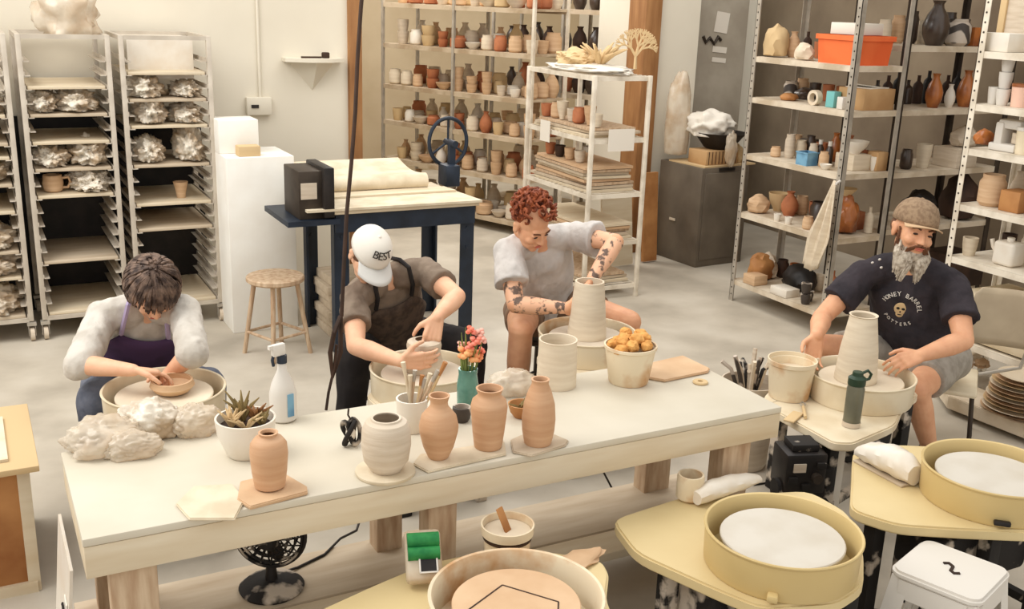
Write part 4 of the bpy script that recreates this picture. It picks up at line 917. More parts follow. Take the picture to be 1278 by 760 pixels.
# ================================================================ pottery wheels
PAN = {}
def wheel(c, rz_, label, pan='creampl', top='creampl', poly=None, pr=0.225, ph=0.115, bat=0.1775, batm='batwhite', legs=None, legm='blackclay', batdz=0.028, th=0.038, rot=0.0):
    zt = rz_-ph; t = thing('pottery_wheel', label, 'pottery wheel', (c[0], c[1], 0))
    if poly is None: poly = [(-0.22, -0.27), (0.22, -0.27), (0.24, 0.05), (0.13, 0.16), (-0.13, 0.16), (-0.24, 0.05)]
    else: poly = [(p[0]-c[0], p[1]-c[1]) for p in poly]
    # round the corners a little
    rp = []
    n = len(poly)
    for i in range(n):
        a, b, d = Vector(poly[i-1]), Vector(poly[i]), Vector(poly[(i+1) % n])
        k = min(0.05, (a-b).length*0.3, (d-b).length*0.3)
        p0 = b+(a-b).normalized()*k; p1 = b+(d-b).normalized()*k
        for u in (0, 0.33, 0.67, 1): rp.append(tuple(p0*(1-u)**2+b*2*u*(1-u)+p1*u*u))
    MB().prism(rp, zt-th-0.001, zt-0.001, 0.006).done('table_top', top, t)
    pr_ = [(0.0, zt), (pr*0.955, zt), (pr*0.97, zt+0.006), (pr*0.985, rz_-0.012), (pr*1.0, rz_-0.008), (pr*1.005, rz_-0.003), (pr*0.995, rz_), (pr*0.965, rz_-0.002), (pr*0.945, rz_-0.012), (pr*0.935, zt+0.012), (0.0, zt+0.010)]
    t['_p'] = 0; del t['_p']; sp_ = MB().lathe(pr_, n=64).done('splash_pan', pan, t); PAN[t.name] = sp_
    MB().lathe([(0, zt+0.011), (0.05, zt+0.011), (0.055, rz_-batdz-0.025), (0.165, rz_-batdz-0.022), (0.165, rz_-batdz-0.0125), (0, rz_-batdz-0.0125)], n=40).done('wheel_head', 'steel', t)
    if bat: MB().lathe([(0, rz_-batdz-0.012), (bat-0.003, rz_-batdz-0.012), (bat, rz_-batdz-0.009), (bat, rz_-batdz-0.003), (bat-0.003, rz_-batdz), (0, rz_-batdz)], n=56).done('bat', batm, t)
    legs = legs or [(-0.17, -0.22), (0.17, -0.22), (0.10, 0.10), (-0.10, 0.10)]
    for (x, y) in legs:
        MB().box((x, y, (zt-th)/2), (0.05, 0.05, zt-th-0.002), bev=0.004).done('leg', legm, t)
    MB().box((0.03, 0.02, zt-th-0.13), (0.24, 0.20, 0.18), bev=0.02).done('motor_housing', legm, t)
    MB().cyl((-0.08, -0.02, zt-th-0.22), (-0.08, -0.02, zt-th-0.002), 0.03, n=16).cyl((-0.08, -0.02, zt-th-0.2), (-0.08, -0.02, zt-th-0.17), 0.09, n=28).done('pulley', legm, t)
    for (a, b) in ((0, 1), (2, 3)):
        MB().bar((legs[a][0], legs[a][1], 0.10), (legs[b][0], legs[b][1], 0.10), 0.03, 0.03).done('crossbar', legm, t)
    return t
# yellow wheel nearest the camera
polyY1 = pixpoly([(763, 648), (794, 690), (896, 736), (950, 758), (1045, 752), (1078, 730), (1078, 690), (1060, 640)], 0.494)+[at(1010, 612, 0.494)[:2], at(850, 620, 0.494)[:2]]
w1 = wheel((1.975, 2.005), 0.61, 'yellow pottery wheel with an empty white bat, nearest the centre foreground', 'yellowpl', 'yellowtop', polyY1, legs=[(-0.24, 0.20), (-0.16, -0.06), (0.16, -0.12), (0.20, 0.28)], legm='blackclay2')
p = onx(905, 705, 1.8); 
MB().box((-0.12, 0.10, 0.32), (0.20, 0.16, 0.22), bev=0.02).cyl((-0.20, 0.05, 0.12), (-0.02, 0.05, 0.12), 0.07, n=20).done('motor_housing', 'blackclay', w1)
MB().box((-0.165, -0.158, 0.515), (0.03, 0.03, 0.022), bev=0.006, rz=0.78).done('clip', 'yellowpl', PAN[w1.name])
polyY2 = pixpoly([(1064, 573), (1061, 636), (1120, 655), (1200, 660), (1300, 664)], 0.494)+[(3.20, 1.86), (3.20, 2.36), (2.95, 2.5), (2.76, 2.50)]
w2 = wheel((2.915, 2.045), 0.61, 'yellow pottery wheel with an empty white bat at the right edge of the photo', 'yellowpl', 'yellowtop', polyY2, legs=[(-0.40, 0.10), (-0.12, -0.12), (0.2, -0.1), (0.18, 0.26)], legm='blackclay2')
MB().box((-0.22, 0.0, 0.30), (0.22, 0.16, 0.26), bev=0.02).done('motor_housing', 'blackclay', w2)
MB().box((-0.15, -0.170, 0.515), (0.05, 0.018, 0.016), rz=-0.75, bev=0.004).done('drain_clip', 'black', PAN[w2.name])
polyBL = pixpoly([(372, 790), (395, 762), (470, 728), (530, 703)], 0.484)+[at(600, 688, 0.484)[:2], at(690, 688, 0.484)[:2], at(752, 700, 0.484)[:2], at(760, 716, 0.484)[:2], at(756, 748, 0.484)[:2], (1.36, 1.86), (1.0, 1.74), (0.72, 1.9)]
w3 = wheel((1.125, 2.035), 0.60, 'slip-coated pottery wheel cut off by the bottom edge of the photo', 'slipcream', 'yellowtop', polyBL, batm='tanclay', legs=[(-0.3, 0.2), (-0.2, -0.18), (0.18, -0.1), (0.26, 0.22)], legm='blackclay2', bat=0.165)
z = 0.60-0.028+0.0005; m = MB()
sq = [at(575, 768, z)-Vector((1.125, 2.035, 0)), at(627, 730, z)-Vector((1.125, 2.035, 0)), at(697, 751, z)-Vector((1.125, 2.035, 0))]
for a, b in zip(sq, sq[1:]): m.bar(a, b, 0.004, 0.0015)
m.bar(sq[2], sq[2]+Vector((-0.06, -0.10, 0)), 0.004, 0.0015); m.done('scribed_line', 'dkbrown', w3)
w4 = wheel((0.57, 3.83), 0.60, 'pottery wheel with a white splash pan in front of the white-shirted potter', 'creampl', 'whitepl', None, legm='blackclay', batm='paleclay')
w5 = wheel((1.61, 3.80), 0.55, 'pottery wheel with a grey-cream pan in front of the capped potter in apron', 'creampl', 'creampl', None, legm='blackclay', batm='greyclay')
w6 = wheel((2.43, 3.83), 0.60, 'pottery wheel with a slip-streaked pan in front of the red-haired potter', 'slipcream', 'creampl', None, legm='blackclay', batm='greyclay')
poly4 = pixpoly([(966, 503), (968, 512), (1040, 552), (1064, 553), (1118, 530), (1128, 505)], 0.435)
poly4 = poly4+[(3.62, 2.95), (3.62, 3.28), (3.18, 3.34), (2.95, 3.20), (2.86, 3.10)]
w7 = wheel((3.32, 3.02), 0.55, 'pottery wheel with a cream pan in front of the bearded potter', 'creampl', 'creampl', poly4, legs=[(-0.38, -0.24), (0.25, -0.04), (0.22, 0.22), (-0.30, 0.14)], legm='blackclay', batm='paleclay')
Z4 = 0.4355

# clay on the wheels
p = at(213, 487, 0.573)
solo('clay_bowl', MB().lathe(hollow([(0.045, 0), (0.062, 0.008), (0.082, 0.03), (0.076, 0.052)], 0.008), n=36), 'tanclay', 'low tan bowl on the wheel under the hands of the white-shirted potter', 'bowl', (0.60, 3.83, 0.573))
solo('clay_vase', MB().lathe(hollow([(0.080, 0), (0.084, 0.01), (0.080, 0.04), (0.070, 0.08), (0.074, 0.11), (0.070, 0.125), (0.045, 0.135)], 0.008), n=36), 'greyclay', 'wide grey-pink clay form being shaped on the capped potter\'s wheel', 'clay form', (1.625, 3.83, 0.523))
o_ = solo('clay_cylinder', MB().lathe(hollow([(0.088, 0), (0.088, 0.02), (0.080, 0.12), (0.066, 0.26)], 0.008), n=40), 'paleclay', 'tall tapering clay cylinder on the red-haired potter\'s wheel', 'cylinder', (dep(732, 428, 4.52).x, 3.83, 0.573))
solo('clay_cylinder', MB().lathe(hollow([(0.088, 0), (0.088, 0.02), (0.078, 0.14), (0.056, 0.285), (0.060, 0.29)], 0.008), n=40), 'paleclay', 'tall tapering clay cylinder on the bearded potter\'s wheel', 'cylinder', (3.285, 3.02, 0.523))
# bucket with hand, bearded potter
p = at(984, 494, Z4+0.001)
t = thing('water_bucket', 'slip-streaked white bucket left of the bearded potter\'s wheel', 'bucket', (p.x+0.0, p.y+0.0, Z4+0.0005))
s = pscale(p); rr = 59/s/2
MB().lathe(hollow([(rr*0.82, 0), (rr*0.84, 0.01), (rr*0.97, 0.15), (rr*1.02, 0.153), (rr*1.02, 0.17)], 0.005), n=40).done('bucket_body', 'slipcream', t)
MB().lathe([(0, 0.115), (rr*0.9, 0.115), (rr*0.9, 0.118), (0, 0.119)], n=30).done('slip_water', 'paleclay', t)
# bottle
p = at(1062, 531, Z4)
t = thing('water_bottle', 'olive-grey drinking bottle with dark green lid on the wheel table', 'bottle', (p.x, p.y, Z4+0.0005), -0.2)
MB().lathe([(0, 0), (0.030, 0), (0.034, 0.005), (0.035, 0.16), (0.031, 0.175), (0, 0.175)], n=28).done('bottle_body', 'bottle', t)
MB().lathe([(0, 0.1755), (0.034, 0.1755), (0.035, 0.18), (0.035, 0.205), (0.022, 0.215), (0.020, 0.23), (0, 0.232)], n=28).done('lid', 'dkgreen', t); ld_ = [x for x in COL.objects if x.parent == t and x.name.startswith('lid')][0]
MB().tube([(0.018, 0, 0.222), (0.045, 0, 0.232), (0.062, 0, 0.215), (0.055, 0, 0.196), (0.034, 0, 0.192)], 0.006, 8).done('carry_loop', 'dkgreen', ld_)
MB().lathe([(0.0352, 0.0), (0.0354, 0.0), (0.0354, 0.02), (0.0352, 0.02)], closed=True, n=28).done('base_band', 'greyclay', t)
p = at(1003, 513, Z4)
t = thing('trimming_tool', 'long wooden-handled tool lying beside the olive bottle', 'tool', (p.x, p.y, Z4+0.008), 0.9)
MB().cyl((-0.09, 0, 0), (0.03, 0, 0), 0.007, n=10).done('handle', 'papertan', t); MB().tube([(0.03, 0, 0), (0.06, 0.012, 0), (0.085, 0, 0), (0.06, -0.012, 0), (0.03, 0, 0)], 0.003, 6).done('loop', 'steel', t)
p = at(990, 522, Z4)
solo('wooden_rib', MB().box((0, 0, 0.005), (0.12, 0.045, 0.01), bev=0.004), 'papertan', 'flat oval wooden rib at the left end of the bearded potter\'s table', 'tool', (p.x, p.y, Z4+0.0005), 0.5)
# messy pile left of bucket
p = dep(938, 462, 4.45)
t = thing('tool_tub', 'messy slip-splashed tub of black and white tools left of the bucket', 'tub', (p.x, p.y, 0))
MB().lathe(hollow([(0.10, 0), (0.11, 0.02), (0.13, p.z-0.05)], 0.006), n=28).done('tub_body', 'greyclay', t)
random.seed(8)
for k in range(14):
    a = random.uniform(0, 6.28); r = random.uniform(0.01, 0.10)
    MB().tube([(r*0.5*math.cos(a), r*0.5*math.sin(a), p.z-0.12), (r*math.cos(a), r*math.sin(a), p.z), (r*1.5*math.cos(a), r*1.5*math.sin(a), p.z+random.uniform(0.0, 0.09))], 0.010, 6).done('tool', ['blackclay', 'paleclay', 'stone', 'greyclay'][k % 4], t)
# black wheel control under the end of the work table
p = at(978, 585, 0.28)
t = thing('wheel_motor', 'black motor and control box under the bearded potter\'s wheel table', 'motor', (2.80, 2.80, 0.0), -0.35)
MB().box((0, 0, 0.30), (0.17, 0.15, 0.17), bev=0.012).done('control_box', 'black', t)
MB().box((-0.03, -0.078, 0.33), (0.05, 0.006, 0.035)).done('label_plate', 'greyclay', t)
MB().cyl((0.04, -0.074, 0.29), (0.04, -0.10, 0.29), 0.02, n=16).done('knob', 'darksteel', t)
for kx, kz in ((-0.055, 0.28), (0.055, 0.34), (0.0, 0.25)): MB().box((kx, -0.082, kz), (0.035, 0.014, 0.028), bev=0.003).done('switch', 'blackclay2', t)
MB().box((0.10, 0.0, 0.27), (0.05, 0.10, 0.08), bev=0.008).done('side_box', 'blackclay2', t)
MB().box((0.0, 0.0, 0.40), (0.11, 0.10, 0.03), bev=0.006).done('cover', 'blackclay2', t)
MB().cyl((-0.10, -0.02, 0.215), (0.09, -0.02, 0.215), 0.045, n=20).done('motor_body', 'blackclay2', t)
MB().box((-0.02, 0, 0.14), (0.30, 0.10, 0.04)).done('bracket', 'blackclay2', t)
for sx in (-1, 1): MB().box((sx*0.11-0.02, 0, 0.06), (0.03, 0.08, 0.12)).done('foot', 'blackclay2', t)
solo('scrap_board', MB().box((0, 0, 0.2), (0.08, 0.02, 0.4)), 'whiteglaze', 'narrow white panel beside the slip-spattered leg of the wheel table', 'panel', (2.99, 2.80, 0.0), -0.3)
# folded towels / pedal-like white blocks
def towel(px0, py0, px1, py1, z, wd, hh, label, name='folded_towel', sole=True):
    a, b = at(px0, py0, z), at(px1, py1, z); d = b-a; L = d.length; ang = math.atan2(d.y, d.x)
    t = thing(name, label, 'towel', ((a.x+b.x)/2, (a.y+b.y)/2, z), ang)
    m = MB(); rings = []
    for i in range(13):
        u = i/12; x = (u-0.5)*L; k = math.sin(math.pi*min(max(u, 0.03), 0.97))**0.22
        hz = hh*(0.75+0.45*u)*k; wy = wd*0.5*(0.85+0.15*u)*k
        rings.append([m.bm.verts.new((x, wy*math.cos(2*math.pi*j/16)*(1+0.06*math.sin(j*3+i)), 0.008+hz*0.5+hz*0.5*math.sin(2*math.pi*j/16)*(1+0.08*math.sin(i*1.7+j)))) for j in range(16)])
    m.loft(rings); m.done('towel_fold', 'whiteglaze', t)
    if sole: MB().box((0, 0, 0.004), (L*0.9, wd*0.72, 0.008), bev=0.002).done('bottom_fold', 'greywood', t)
    return t
towel(1072, 572, 1140, 608, 0.4945, 0.12, 0.10, 'folded white cloth lying on the right yellow wheel table')
towel(945, 604, 868, 632, 0.4945, 0.08, 0.06, 'rolled white towel on the nearer yellow wheel table behind its pan', sole=False)
p = at(862, 618, 0.4945)
tpot(860, 622, 34, 30, [(0.8, 0), (1, 0.1), (1, 0.9), (0.95, 1.0)], 'slipcream', 'glass_jar', 'short dusty jar at the back corner of the nearer yellow table', 'jar', z=0.4945)
# white plastic stool
cs = [at(1112, 702, 0.45), at(1166, 676, 0.45), at(1268, 714, 0.45), at(1205, 750, 0.45)]
c = (cs[0]+cs[1]+cs[2]+cs[3])/4; e = cs[2]-cs[1]; ang = math.atan2(e.y, e.x)
t = thing('plastic_stool', 'white plastic stool with a curled slot in the seat, bottom right foreground', 'stool', (c.x, c.y, 0), ang+0.0)
S_ = 0.27
m = MB(); sq = []
for k in range(4):
    a0 = math.pi/4+k*math.pi/2
    cc = Vector((math.cos(a0), math.sin(a0)))*(S_/2-0.04)*1.4142
    for j in range(6): 
        a = a0-math.pi/4+j*math.pi/10; sq.append((cc.x+0.04*math.cos(a), cc.y+0.04*math.sin(a)))
m.prism(sq, 0.425, 0.45, 0.008); m.done('seat', 'whitepl', t)
for sx in (-1, 1):
    for sy in (-1, 1):
        m = MB(); a = [(sx*0.125, sy*0.125), (sx*0.07, sy*0.125), (sx*0.078, sy*0.115), (sx*0.115, sy*0.115), (sx*0.115, sy*0.078), (sx*0.125, sy*0.07)]
        top = [m.bm.verts.new((x, y, 0.43)) for x, y in a]; bot = [m.bm.verts.new((x+sx*0.05+(-sx*0.012 if abs(x) < 0.1 else 0), y+sy*0.05+(-sy*0.012 if abs(y) < 0.1 else 0), 0.0)) for x, y in a]
        m.loft([bot, top]); m.done('leg', 'whitepl', t)
for k in range(4):
    MB().box((0, 0.128, 0.395), (0.20, 0.006, 0.06), Mx=Matrix.Rotation(k*math.pi/2, 4, 'Z')).done('skirt', 'whitepl', t)
MB().tube([(-0.028, 0.012, 0.4502), (-0.016, 0.024, 0.4502), (0.0, 0.014, 0.4502), (0.002, 0.0, 0.4502), (0.004, -0.014, 0.4502), (0.018, -0.024, 0.4502), (0.03, -0.012, 0.4502)], 0.0055, 6).done('hand_slot', 'dkbrown', t)
# left plywood crate
t = thing('plywood_crate', 'plywood crate with pale edges and a cream top at the left edge', 'crate', (-0.22, 3.86, 0))
MB().box((0, 0, 0.235), (0.58, 0.54, 0.46), bev=0.002).done('crate_body', 'orangewood', t)
for x in (-0.28, 0.28):
    for y in (-0.26, 0.26): MB().box((x, y, 0.235), (0.04, 0.04, 0.47), bev=0.002).done('corner_post', 'palewood', t)
for y in (-0.272, 0.272): MB().box((0, y, 0.02), (0.58, 0.03, 0.04)).done('bottom_rail', 'palewood', t)
MB().box((0.02, -0.03, 0.482), (0.62, 0.60, 0.022), bev=0.003).done('lid', 'papertan', t)
MB().box((0, -0.06, 0.499), (0.48, 0.4, 0.010)).done('top_sheet', 'canvas', t)
# bucket and sponge packet on the front wheel
p = at(632, 700, 0.4845)
t = thing('slip_bucket', 'small slip-coated bucket with a scraper in it behind the front wheel', 'bucket', (p.x, p.y, 0.4845)) 
MB().lathe(hollow([(0.062, 0), (0.063, 0.01), (0.068, 0.09), (0.075, 0.092), (0.077, 0.12)], 0.005), n=36).done('bucket_body', 'slipcream', t)
MB().lathe([(0.0665, 0.078), (0.0705, 0.078), (0.0715, 0.088), (0.0675, 0.088)], closed=True, n=36).done('band', 'dkbrown', t)
MB().lathe([(0, 0.095), (0.068, 0.095), (0.069, 0.098), (0, 0.099)], n=30).done('slip', 'paleclay', t)
solo('scraper', MB().box((0, 0, 0), (0.026, 0.006, 0.075), rx=-0.5, bev=0.001), 'orangewood', 'brown wooden scraper standing in the small slip bucket', 'scraper', (p.x-0.008, p.y+0.01, 0.4845+0.128), 0.5)
p = at(528, 722, 0.4845)
t = thing('sponge_pack', 'clear packet with a bright green sponge beside the front wheel', 'packet', (p.x, p.y, 0.4845), -0.30); t.scale = (0.88, 0.88, 0.88)
T = Matrix.Translation((0, 0, 0.078)) @ Matrix.Rotation(0.72, 4, 'X')
MB().box((0, 0, 0), (0.115, 0.17, 0.045), bev=0.014, Mx=T).done('wrapper', 'bag', t)
MB().cyl(T @ Vector((-0.05, 0.045, 0.024)), T @ Vector((0.05, 0.045, 0.024)), 0.025, n=14).done('sponge', 'greenpl', t)
MB().cyl(T @ Vector((-0.05, 0.003, 0.022)), T @ Vector((0.05, 0.003, 0.022)), 0.022, n=14).done('sponge', 'greenpl', t)
MB().box((0.012, -0.035, 0.026), (0.05, 0.045, 0.004), Mx=T).done('black_pad', 'black', t)
for a_, d_ in (((0.012, -0.060, 0.028), (0.056, 0.005, 0.005)), ((0.012, -0.010, 0.028), (0.056, 0.005, 0.005)), ((-0.015, -0.035, 0.028), (0.005, 0.05, 0.005)), ((0.039, -0.035, 0.028), (0.005, 0.05, 0.005))): MB().box(a_, d_, Mx=T).done('pad_frame', 'whitepl', t)
solo('clay_scraps', MB().crumple((0, 0, 0.008), (0.10, 0.04, 0.014), 301, 0.35, sub=3), 'tanclay', 'wet clay scraps on the table corner behind the front wheel', 'clay scraps', tuple(at(718, 704, 0.4845)[:2])+(0.4845,), 0.3)
# desk fan on the lower shelf
p = at(338, 728, 0.248)
t = thing('desk_fan', 'black slip-splashed fan standing on the lower shelf of the work table', 'fan', (0.71, 2.87, 0.2475), -0.5); t.scale = (1.1, 1.1, 1.1)
MB().lathe([(0, 0), (0.088, 0), (0.092, 0.008), (0.075, 0.022), (0.03, 0.032), (0, 0.034)], n=36).done('base', 'blackclay', t)
MB().cyl((0, 0, 0.03), (0, 0.0, 0.075), 0.018, 0.014, n=14).done('neck', 'black', t)
qh = Matrix.Rotation(math.radians(90), 3, 'X')
MB().lathe([(0, -0.02), (0.03, -0.018), (0.034, 0.03), (0.02, 0.05), (0, 0.052)], q=qh, c=(0, 0.0, 0.17), n=20).done('motor', 'blackclay', t); fm_ = [x for x in COL.objects if x.parent == t and x.name.startswith('motor')][0]
m = MB()
for rr in (0.03, 0.055, 0.075, 0.092):
    for yy in (-0.028, 0.028): m.tube([(rr*math.cos(a), yy*(1-(rr/0.13)**2), 0.17+rr*math.sin(a)) for a in [2*math.pi*k/28 for k in range(29)]], 0.0032, 5)
for k in range(20):
    a = 2*math.pi*k/20
    for yy in (-0.028, 0.028): m.tube([(0.02*math.cos(a), yy, 0.17+0.02*math.sin(a)), (0.06*math.cos(a), yy*0.8, 0.17+0.06*math.sin(a)), (0.096*math.cos(a), 0, 0.17+0.096*math.sin(a))], 0.0028, 4)
m.done('grille', 'blackclay', t)
MB().tube([(0.098*math.cos(a), 0, 0.17+0.098*math.sin(a)) for a in [2*math.pi*k/36 for k in range(37)]], 0.007, 8).done('rim', 'black', t)
for k in range(4):
    a = k*math.pi/2+0.3; MB().ell((0.05*math.cos(a), 0.0, 0.17+0.05*math.sin(a)), (0.036, 0.004, 0.022), q=Quaternion((0, 1, 0), -a), u=12, v=8).done('blade', 'darksteel', fm_)
def cord(pts, label, r=0.004):
    o = Vector(pts[0]); return solo('electric_cable', MB().tube([Vector(p)-o for p in pts], r, 6), 'black', label, 'cord', o)
fan_ = t
def fan_cord(pts):
    Mi = (Matrix.Translation(fan_.location) @ Matrix.Rotation(-0.5, 4, 'Z') @ Matrix.Scale(1.1, 4)).inverted()
    MB().tube([Mi @ Vector(p) for p in pts], 0.004, 6).done('cord', 'black', fan_)
fan_cord([(0.74, 2.92, 0.262), at(372, 708, 0.252), at(405, 692, 0.252), at(425, 672, 0.252), at(445, 662, 0.252), at(452, 640, 0.252)])
cord([ony(750, 583, 3.06), ony(762, 606, 3.06), ony(772, 625, 3.05), ony(776, 642, 3.02)], 'black cord dropping behind the lower shelf near the table middle')
cord([at(722, 700, 0.006), at(745, 688, 0.02), at(768, 672, 0.006), at(790, 680, 0.006), at(830, 690, 0.006)], 'black cord on the floor left of the nearer yellow wheel')
cord([at(940, 605, 0.005), at(975, 600, 0.005), at(1010, 612, 0.005), at(1025, 590, 0.005), at(1036, 570, 0.005)], 'black cord on the floor under the black motor')
# plates pile on the platform at right
t = thing('low_platform', 'low cream platform on the floor holding piled plates at the right edge', 'platform', (4.74, 3.3, 0))
Pp = [(p[0]-4.74, p[1]-3.3) for p in pixpoly([(1165, 468), (1184, 494), (1278, 530)], 0.1)]+[(-0.22, -0.75), (0.5-0.50, -0.75), (0.0, 0.52)]
MB().prism(Pp, 0.03, 0.10, 0.004).done('deck', 'shelftop', t)
for (x, y) in ((-0.15, -0.5), (-0.15, 0.0), (-0.04, 0.35)): MB().box((x, y, 0.015), (0.06, 0.06, 0.03)).done('foot', 'greywood', t)
random.seed(2)
zz = 0.1005
for k in range(11):
    r = 0.185 - (0.004*k if k < 8 else 0.03+0.012*(k-8))
    solo('clay_plate', MB().lathe(hollow([(r*0.7, 0), (r*0.8, 0.004), (r, 0.017)], 0.005), n=40), ['tanclay', 'paleclay', 'papertan'][k % 3], 'clay plate in the tall stack at the right edge' if k < 10 else 'small topmost clay plate of the stack at the right edge', 'plate', (4.64+random.uniform(-0.006, 0.006), 3.17+random.uniform(-0.006, 0.006), zz), 0, 'stacked clay plates on the low platform' if k < 10 else None)
    zz += 0.0185
for k, (px, py) in enumerate([(1192, 446), (1205, 452), (1215, 443), (1225, 452), (1200, 462), (1180, 452)]):
    p = at(px, py+6, 0.10)
    solo('clay_shard', MB().crumple((0, 0, 0.018), (0.045, 0.035, 0.03), 400+k, 0.35, sub=3), ['paleclay', 'tanclay'][k % 2], 'pale clay scrap on the low platform beside the plate stack', 'clay scrap', (p.x, p.y, 0.1005), 0, 'clay scraps on the low platform')
# ================================================================ people
M['skin'] = mat('skin', (226,172,134), 0.5, (210,150,114), 18, lo=0.3, hi=0.8, sub=0.08)
M['skin_pale'] = mat('pale_skin', (234,186,152), 0.5, (222,168,134), 18, lo=0.3, hi=0.8, sub=0.08)
M['skin_tattoo'] = mat('tattooed_skin', (228,178,144), 0.5, (104,84,72), 26, lo=0.53, hi=0.60, sub=0.05)
M['lips'] = mat('lips', (190,104,86), 0.5); M['brow'] = mat('eyebrow', (104,68,46), 0.8); M['eye'] = mat('eye', (60,44,36), 0.3); M['eyewhite'] = mat('eye_white', (230,214,200), 0.4)
M['hair_dark'] = mat('dark_brown_hair', (58,44,38), 0.6, (134,110,94), 30, lo=0.4, hi=0.7)
M['hair_red'] = mat('auburn_hair', (150,78,44), 0.6, (98,46,32), 30, lo=0.4, hi=0.7)
M['hair_brown'] = mat('brown_hair', (104,70,48), 0.7)
M['beard'] = mat('grey_beard', (190,178,160), 0.8, (130,116,100), 60, lo=0.4, hi=0.7)
M['beard_dark'] = mat('brown_moustache', (118,78,52), 0.8, (84,54,38), 60, lo=0.4, hi=0.7)
M['shirt_white'] = mat('off_white_linen', (204,197,186), 0.95, (186,178,166), 9, bump=0.9, bscale=20)
M['shirt_grey'] = mat('pale_grey_cotton', (206,200,194), 0.95, (190,184,178), 9, bump=0.9, bscale=20)
M['shirt_taupe'] = mat('taupe_cotton', (136,120,104), 0.95, (118,102,88), 9, bump=0.9, bscale=20)
M['shirt_navy'] = mat('faded_black_cotton', (56,50,54), 0.95, (44,40,44), 9, bump=0.9, bscale=20)
M['apron_purple'] = mat('purple_apron', (74,52,82), 0.9, (56,40,62), 8)
M['apron_brown'] = mat('brown_denim_apron', (92,76,64), 0.9, (68,56,48), 26, bump=0.2, bscale=90)
M['jeans'] = mat('blue_grey_jeans', (108,112,124), 0.9, (84,88,100), 12, bump=0.9, bscale=20)
M['trousers'] = mat('black_trousers', (36,32,32), 0.9, (46,42,40), 10)
M['shorts_khaki'] = mat('brown_shorts', (136,110,88), 0.9, (112,88,70), 12)
M['shorts_grey'] = mat('grey_shorts', (164,156,144), 0.95, (144,136,124), 20)
M['cap_white'] = mat('white_cap', (226,220,208), 0.9); M['cap_grey'] = mat('grey_visor', (204,202,196), 0.9)
M['cap_tan'] = mat('tan_tweed', (150,126,100), 0.95, (128,104,82), 60); M['cap_brim'] = mat('cap_brim', (196,164,128), 0.9)
M['shoe'] = mat('dark_shoe', (48,42,38), 0.7); M['sock'] = mat('dark_sock', (60,52,48), 0.9)

def rsolve(par, px, py, L, sgn):
    r = ray(px, py).normalized(); o = Vector((0, 0, HC)); m_ = par-o; t0 = m_.dot(r); d2 = m_.dot(m_)-t0*t0
    return o + r*(t0+sgn*math.sqrt(max(L*L-d2, 0)))
def rig(root, chain):
    J = {k: dep(*v) for k, v in root.items()}
    for k, par, px, py, L, s_ in chain: J[k] = rsolve(J[par], px, py, L, s_)
    return J
def bake(o, voxel, smooth=3, sm_f=0.5, disp=None):
    r = o.modifiers.new('r', 'REMESH'); r.mode = 'VOXEL'; r.voxel_size = voxel; r.use_smooth_shade = True
    if smooth:
        s_ = o.modifiers.new('s', 'SMOOTH'); s_.iterations = smooth; s_.factor = sm_f
    dg = bpy.context.evaluated_depsgraph_get(); dg.update()
    me = bpy.data.meshes.new_from_object(o.evaluated_get(dg)); o.modifiers.clear()
    mats_ = [m_ for m_ in o.data.materials]; old = o.data; o.data = me; bpy.data.meshes.remove(old)
    if not me.materials:
        for m_ in mats_: me.materials.append(m_)
    if disp:
        amp, fr, sd = disp; ns = [v.normal.copy() for v in me.vertices]
        for v, n_ in zip(me.vertices, ns):
            p = v.co; f = noise.noise(Vector((p.x*fr, p.y*fr, p.z*fr*0.45))+Vector((sd, 0, 0)))
            f2 = noise.noise(Vector((p.x*fr*2.3, p.y*fr*2.3, p.z*fr))+Vector((0, sd, 0)))
            v.co = p + n_*(amp*f+amp*0.5*f2)
    for p in me.polygons: p.use_smooth = True
    return o
def basis(f, u_hint):
    f = Vector(f).normalized(); l = Vector(u_hint).cross(f).normalized(); u = f.cross(l).normalized()
    return l, f, u                                    # left, forward, up
def qmat(l, f, u): return Matrix((l, f, u)).transposed()
def add_head(mb, C, B, nb):
    l, f, u = B; q = qmat(l, f, u)
    def P(x, y, z): return C + l*x + f*y + u*z
    mb.ell(P(0, -0.012, 0.035), (0.073, 0.092, 0.082), q, 24, 16)
    mb.ell(P(0, 0.022, -0.020), (0.062, 0.068, 0.078), q, 24, 16)
    mb.ell(P(0, 0.035, -0.070), (0.045, 0.048, 0.040), q, 16, 12)
    mb.ell(P(0, 0.066, -0.092), (0.022, 0.020, 0.018), q, 12, 10)
    mb.ell(P(0, 0.074, 0.022), (0.050, 0.016, 0.013), q, 16, 10)
    for s_ in (-1, 1):
        mb.ell(P(s_*0.034, 0.062, -0.030), (0.024, 0.024, 0.022), q, 12, 10)
        mb.ell(P(s_*0.074, -0.008, -0.010), (0.009, 0.018, 0.031), q, 12, 10)
        mb.ell(P(s_*0.080, -0.016, 0.006), (0.007, 0.012, 0.014), q, 10, 8)
        mb.ell(P(s_*0.031, 0.076, 0.000), (0.015, 0.010, 0.009), q, 10, 8)
        mb.ell(P(s_*0.011, 0.094, -0.033), (0.008, 0.010, 0.007), q, 10, 8)
    mb.cap(P(0, 0.086, 0.010), P(0, 0.104, -0.030), 0.008, 0.0105, 12)
    mb.ell(P(0, 0.084, -0.056), (0.024, 0.012, 0.010), q, 14, 10)
    mb.cap(nb, P(0, -0.022, -0.055), 0.058, 0.052, 20)
    return P, q
